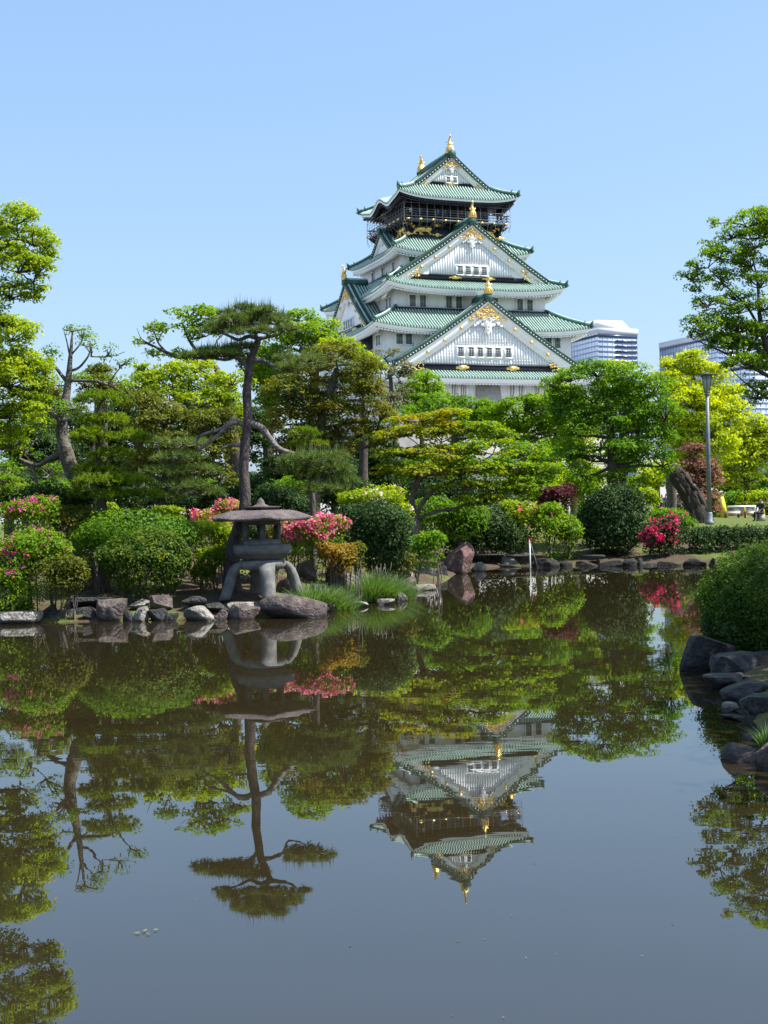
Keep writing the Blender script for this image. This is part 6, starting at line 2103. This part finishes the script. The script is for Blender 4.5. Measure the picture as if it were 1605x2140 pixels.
def body_mesh(pose='stand'):
    """One continuous body grown over a skeleton; faces are given skin, hair, top, trousers and shoes."""
    v, e, r = [], [], []

    def add(p, rad, parent=None):
        v.append(p)
        r.append(rad)
        if parent is not None:
            e.append((parent, len(v) - 1))
        return len(v) - 1
    hip = .92 if pose != 'sit' else .46
    f = -1.0                                     # facing -Y
    pel = add((0, 0, hip), (.15, .11))
    w = add((0, 0, hip + .16), (.135, .10), pel)
    ch = add((0, .01, hip + .36), (.17, .115), w)
    nk = add((0, .01, hip + .53), (.062, .062), ch)
    hd = add((0, -.015, hip + .63), (.085, .095), nk)
    tp = add((0, -.01, hip + .75), (.065, .075), hd)
    for s_ in (-1, 1):
        sh = add((.19 * s_, .01, hip + .47), (.062, .062), ch)
        if pose == 'rail':
            el = add((.25 * s_, -.10, hip + .24), (.045, .045), sh)
            wr = add((.16 * s_, -.32, hip + .22), (.032, .032), el)
            hn = add((.13 * s_, -.39, hip + .22), (.035, .025), wr)
        elif pose == 'sit':
            el = add((.25 * s_, -.06, hip + .22), (.045, .045), sh)
            wr = add((.15 * s_, -.28, hip + .14), (.032, .032), el)
            hn = add((.12 * s_, -.36, hip + .12), (.035, .025), wr)
        else:
            el = add((.245 * s_, .02, hip + .2), (.045, .045), sh)
            wr = add((.25 * s_, -.05, hip - .04), (.032, .032), el)
            hn = add((.245 * s_, -.08, hip - .13), (.035, .025), wr)
        if pose == 'sit':
            kn = add((.11 * s_, -.44, hip + .02), (.07, .07), add((.1 * s_, -.05, hip - .01), (.09, .09), pel))
            an = add((.11 * s_, -.42, .08), (.045, .045), kn)
            add((.11 * s_, -.6, .045), (.045, .035), an)
        else:
            th = add((.10 * s_, 0, hip - .10), (.095, .095), pel)
            kn = add((.10 * s_, -.02 + (.05 * s_ if pose == 'walk' else 0), .48), (.062, .062), th)
            an = add((.10 * s_, .02 + (.12 * s_ if pose == 'walk' else 0), .09), (.042, .042), kn)
            add((.11 * s_, -.14 + (.12 * s_ if pose == 'walk' else 0), .04), (.045, .032), an)
    me = bpy.data.meshes.new('body')
    me.from_pydata(v, e, [])
    o = bpy.data.objects.new('body_skeleton', me)
    COL.objects.link(o)
    md = o.modifiers.new('skin', 'SKIN')
    md.use_smooth_shade = True
    for i, sv in enumerate(me.skin_vertices[0].data):
        sv.radius = r[i]
        sv.use_root = (i == 0)
    o.modifiers.new('sub', 'SUBSURF').levels = 1
    dg = bpy.context.evaluated_depsgraph_get()
    m2 = bpy.data.meshes.new_from_object(o.evaluated_get(dg))
    bpy.data.objects.remove(o)
    n = len(m2.polygons)
    c = np.zeros(n * 3)
    m2.polygons.foreach_get('center', c)
    c = c.reshape(-1, 3)
    idx = np.full(n, 1)
    z, y, x = c[:, 2], c[:, 1], c[:, 0]
    idx[(z < hip + .02) & (np.abs(x) < .22)] = 2
    if pose == 'sit':
        idx[(y < -.1) & (z < hip + .1) & (z > .1)] = 2
    idx[z < .075] = 3
    idx[z > hip + .52] = 0
    idx[(z > hip + .64) & (y > -.06)] = 4
    idx[z > hip + .735] = 4
    hand = (np.abs(x) > .22) & (z < hip - .02) if pose in ('stand', 'walk') else (y < -.3) & (z > hip + .06)
    idx[hand] = 0
    for _ in range(5):
        m2.materials.append(SKIN)
    m2.polygons.foreach_set('material_index', idx.astype(np.int32))
    m2.update()
    return m2


BODY = {p: body_mesh(p) for p in ('stand', 'walk', 'rail', 'sit')}


def person(label, loc, rz, top, legs, pose='stand', scale=1.0, group=None, parent_mat=None):
    o = bpy.data.objects.new('person', BODY[pose])
    COL.objects.link(o)
    o.location = loc
    o.rotation_euler = (0, 0, rz)
    o.scale = (scale,) * 3
    for i, mm in enumerate((SKIN, CL[top], CL[legs], CL['black'], HAIR)):
        o.material_slots[i].link = 'OBJECT'
        o.material_slots[i].material = mm
    tag(o, label, 'person', group)
    return o


WK = 'walkers on the lawn behind the great round bush'
for px, d, rz, top, legs, pose, lb in ((1360, 84, .3, 'white', 'beige', 'walk', 'person in a white shirt at the left end of the walkers, beside the round bush'),
                                       (1371, 82, 2.2, 'black', 'black', 'stand', 'person all in black right of the white-shirted walker'),
                                       (1376, 86, -.4, 'white', 'navy', 'walk', 'person in a white top and navy trousers half behind the walker in black'),
                                       (1384, 85, .2, 'navy', 'navy', 'stand', 'person all in navy among the walkers'),
                                       (1393, 83, 1.2, 'charcoal', 'black', 'walk', 'person in a charcoal top next to the mottled trunk'),
                                       (1419, 84, -.8, 'grey', 'black', 'walk', 'person in a grey top between the mottled and the leaning trunk')):
    b_ = base(px, d)
    person(lb, b_, rz, top, legs, pose, .97, WK)
b_ = base(1591, 70)
person('person in dark clothes seated low at the right edge of the lawn', b_ + np.array([0, 0, .0]), -.9, 'charcoal', 'black', 'sit', 1.0)
stool = MB()
stool.box((0, .02, .18), (.4, .34, .36), taper=.92)
o = stool.build('stone_block', M['greystone'])
o.location = b_ + np.array([-.02, .02, 0])
tag(o, 'small grey stone block under the seated person in dark clothes', 'stone block')
BV = 'visitors on the castle balcony'
ca, sa = cos(ALPHA), sin(ALPHA)
for u, v, top, pose, lb in ((-6.8, 6.6, 'white', 'rail', 'visitor in white at the left front corner of the castle balcony'),
                            (-5.2, 6.5, 'blue', 'stand', 'visitor in blue on the balcony just left of the tiger relief'),
                            (-4.3, 6.65, 'charcoal', 'rail', 'visitor in charcoal leaning on the rail above the left tiger'),
                            (-2.6, 6.55, 'blue', 'rail', 'visitor in blue leaning on the rail left of the balcony middle'),
                            (-1.5, 6.5, 'grey', 'stand', 'visitor in grey standing near the balcony middle'),
                            (1.0, 6.6, 'red', 'rail', 'visitor in red at the rail right of the balcony middle'),
                            (2.0, 6.5, 'white', 'stand', 'visitor in white standing behind the upper gable ornament'),
                            (4.6, 6.6, 'blue', 'stand', 'visitor in blue right of the upper gable ornament'),
                            (6.6, 6.6, 'black', 'stand', 'visitor in black near the right front corner of the balcony'),
                            (7.2, 6.5, 'charcoal', 'rail', 'visitor in charcoal at the very right end of the balcony')):
    loc = (8.61 + ca * u + sa * v, 190 + sa * u - ca * v, 41.97)
    person(lb, loc, ALPHA + (0 if pose == 'rail' else u), top, 'navy', pose, .97, BV)

# ------------------------------------------------------------------ small things on the water
rng = np.random.default_rng(31)
mb = MB()
n = 22
pc = np.array([PW(rng.uniform(60, 1560), rng.uniform(1720, 2130)) for _ in range(n)])
pc[:, 2] = .004
V, Fc = leaf_quads(pc, np.tile([0, 0, 1.0], (n, 1)) + rng.normal(0, .05, (n, 3)), .015, .7, rng)
mb.add(V, Fc, 0, rng.random(n))
o = mb.build('floating_petals', LM['grey'], var=True)
o['kind'] = 'stuff'
tag(o, 'tiny pale petals and specks scattered on the open water', 'petals')
c = PW(303, 1950)
root = empty('floating_leaves', (c[0], c[1], .004))
tag(root, 'small cluster of pale leaves floating on the open water at lower left', 'leaves')
for i, (dx, dy, sz, a_) in enumerate(((-.035, -.012, .03, .2), (-.005, .02, .034, 1.1), (.02, -.03, .03, 2.2), (.045, .03, .024, .4))):
    mb = MB()
    q = np.linspace(0, 2 * pi, 9)[:-1]
    V = np.c_[np.cos(q) * sz * .5, np.sin(q) * sz * .22, .003 + .002 * np.cos(2 * q)]
    V = np.c_[V[:, 0] * cos(a_) - V[:, 1] * sin(a_) + dx, V[:, 0] * sin(a_) + V[:, 1] * cos(a_) + dy, V[:, 2]]
    mb.add(np.r_[V, [[dx, dy, .0075]]], [(j, (j + 1) % 8, 8) for j in range(8)], 0, .9)
    mb.build('leaf', LM['grey'], root, var=True)
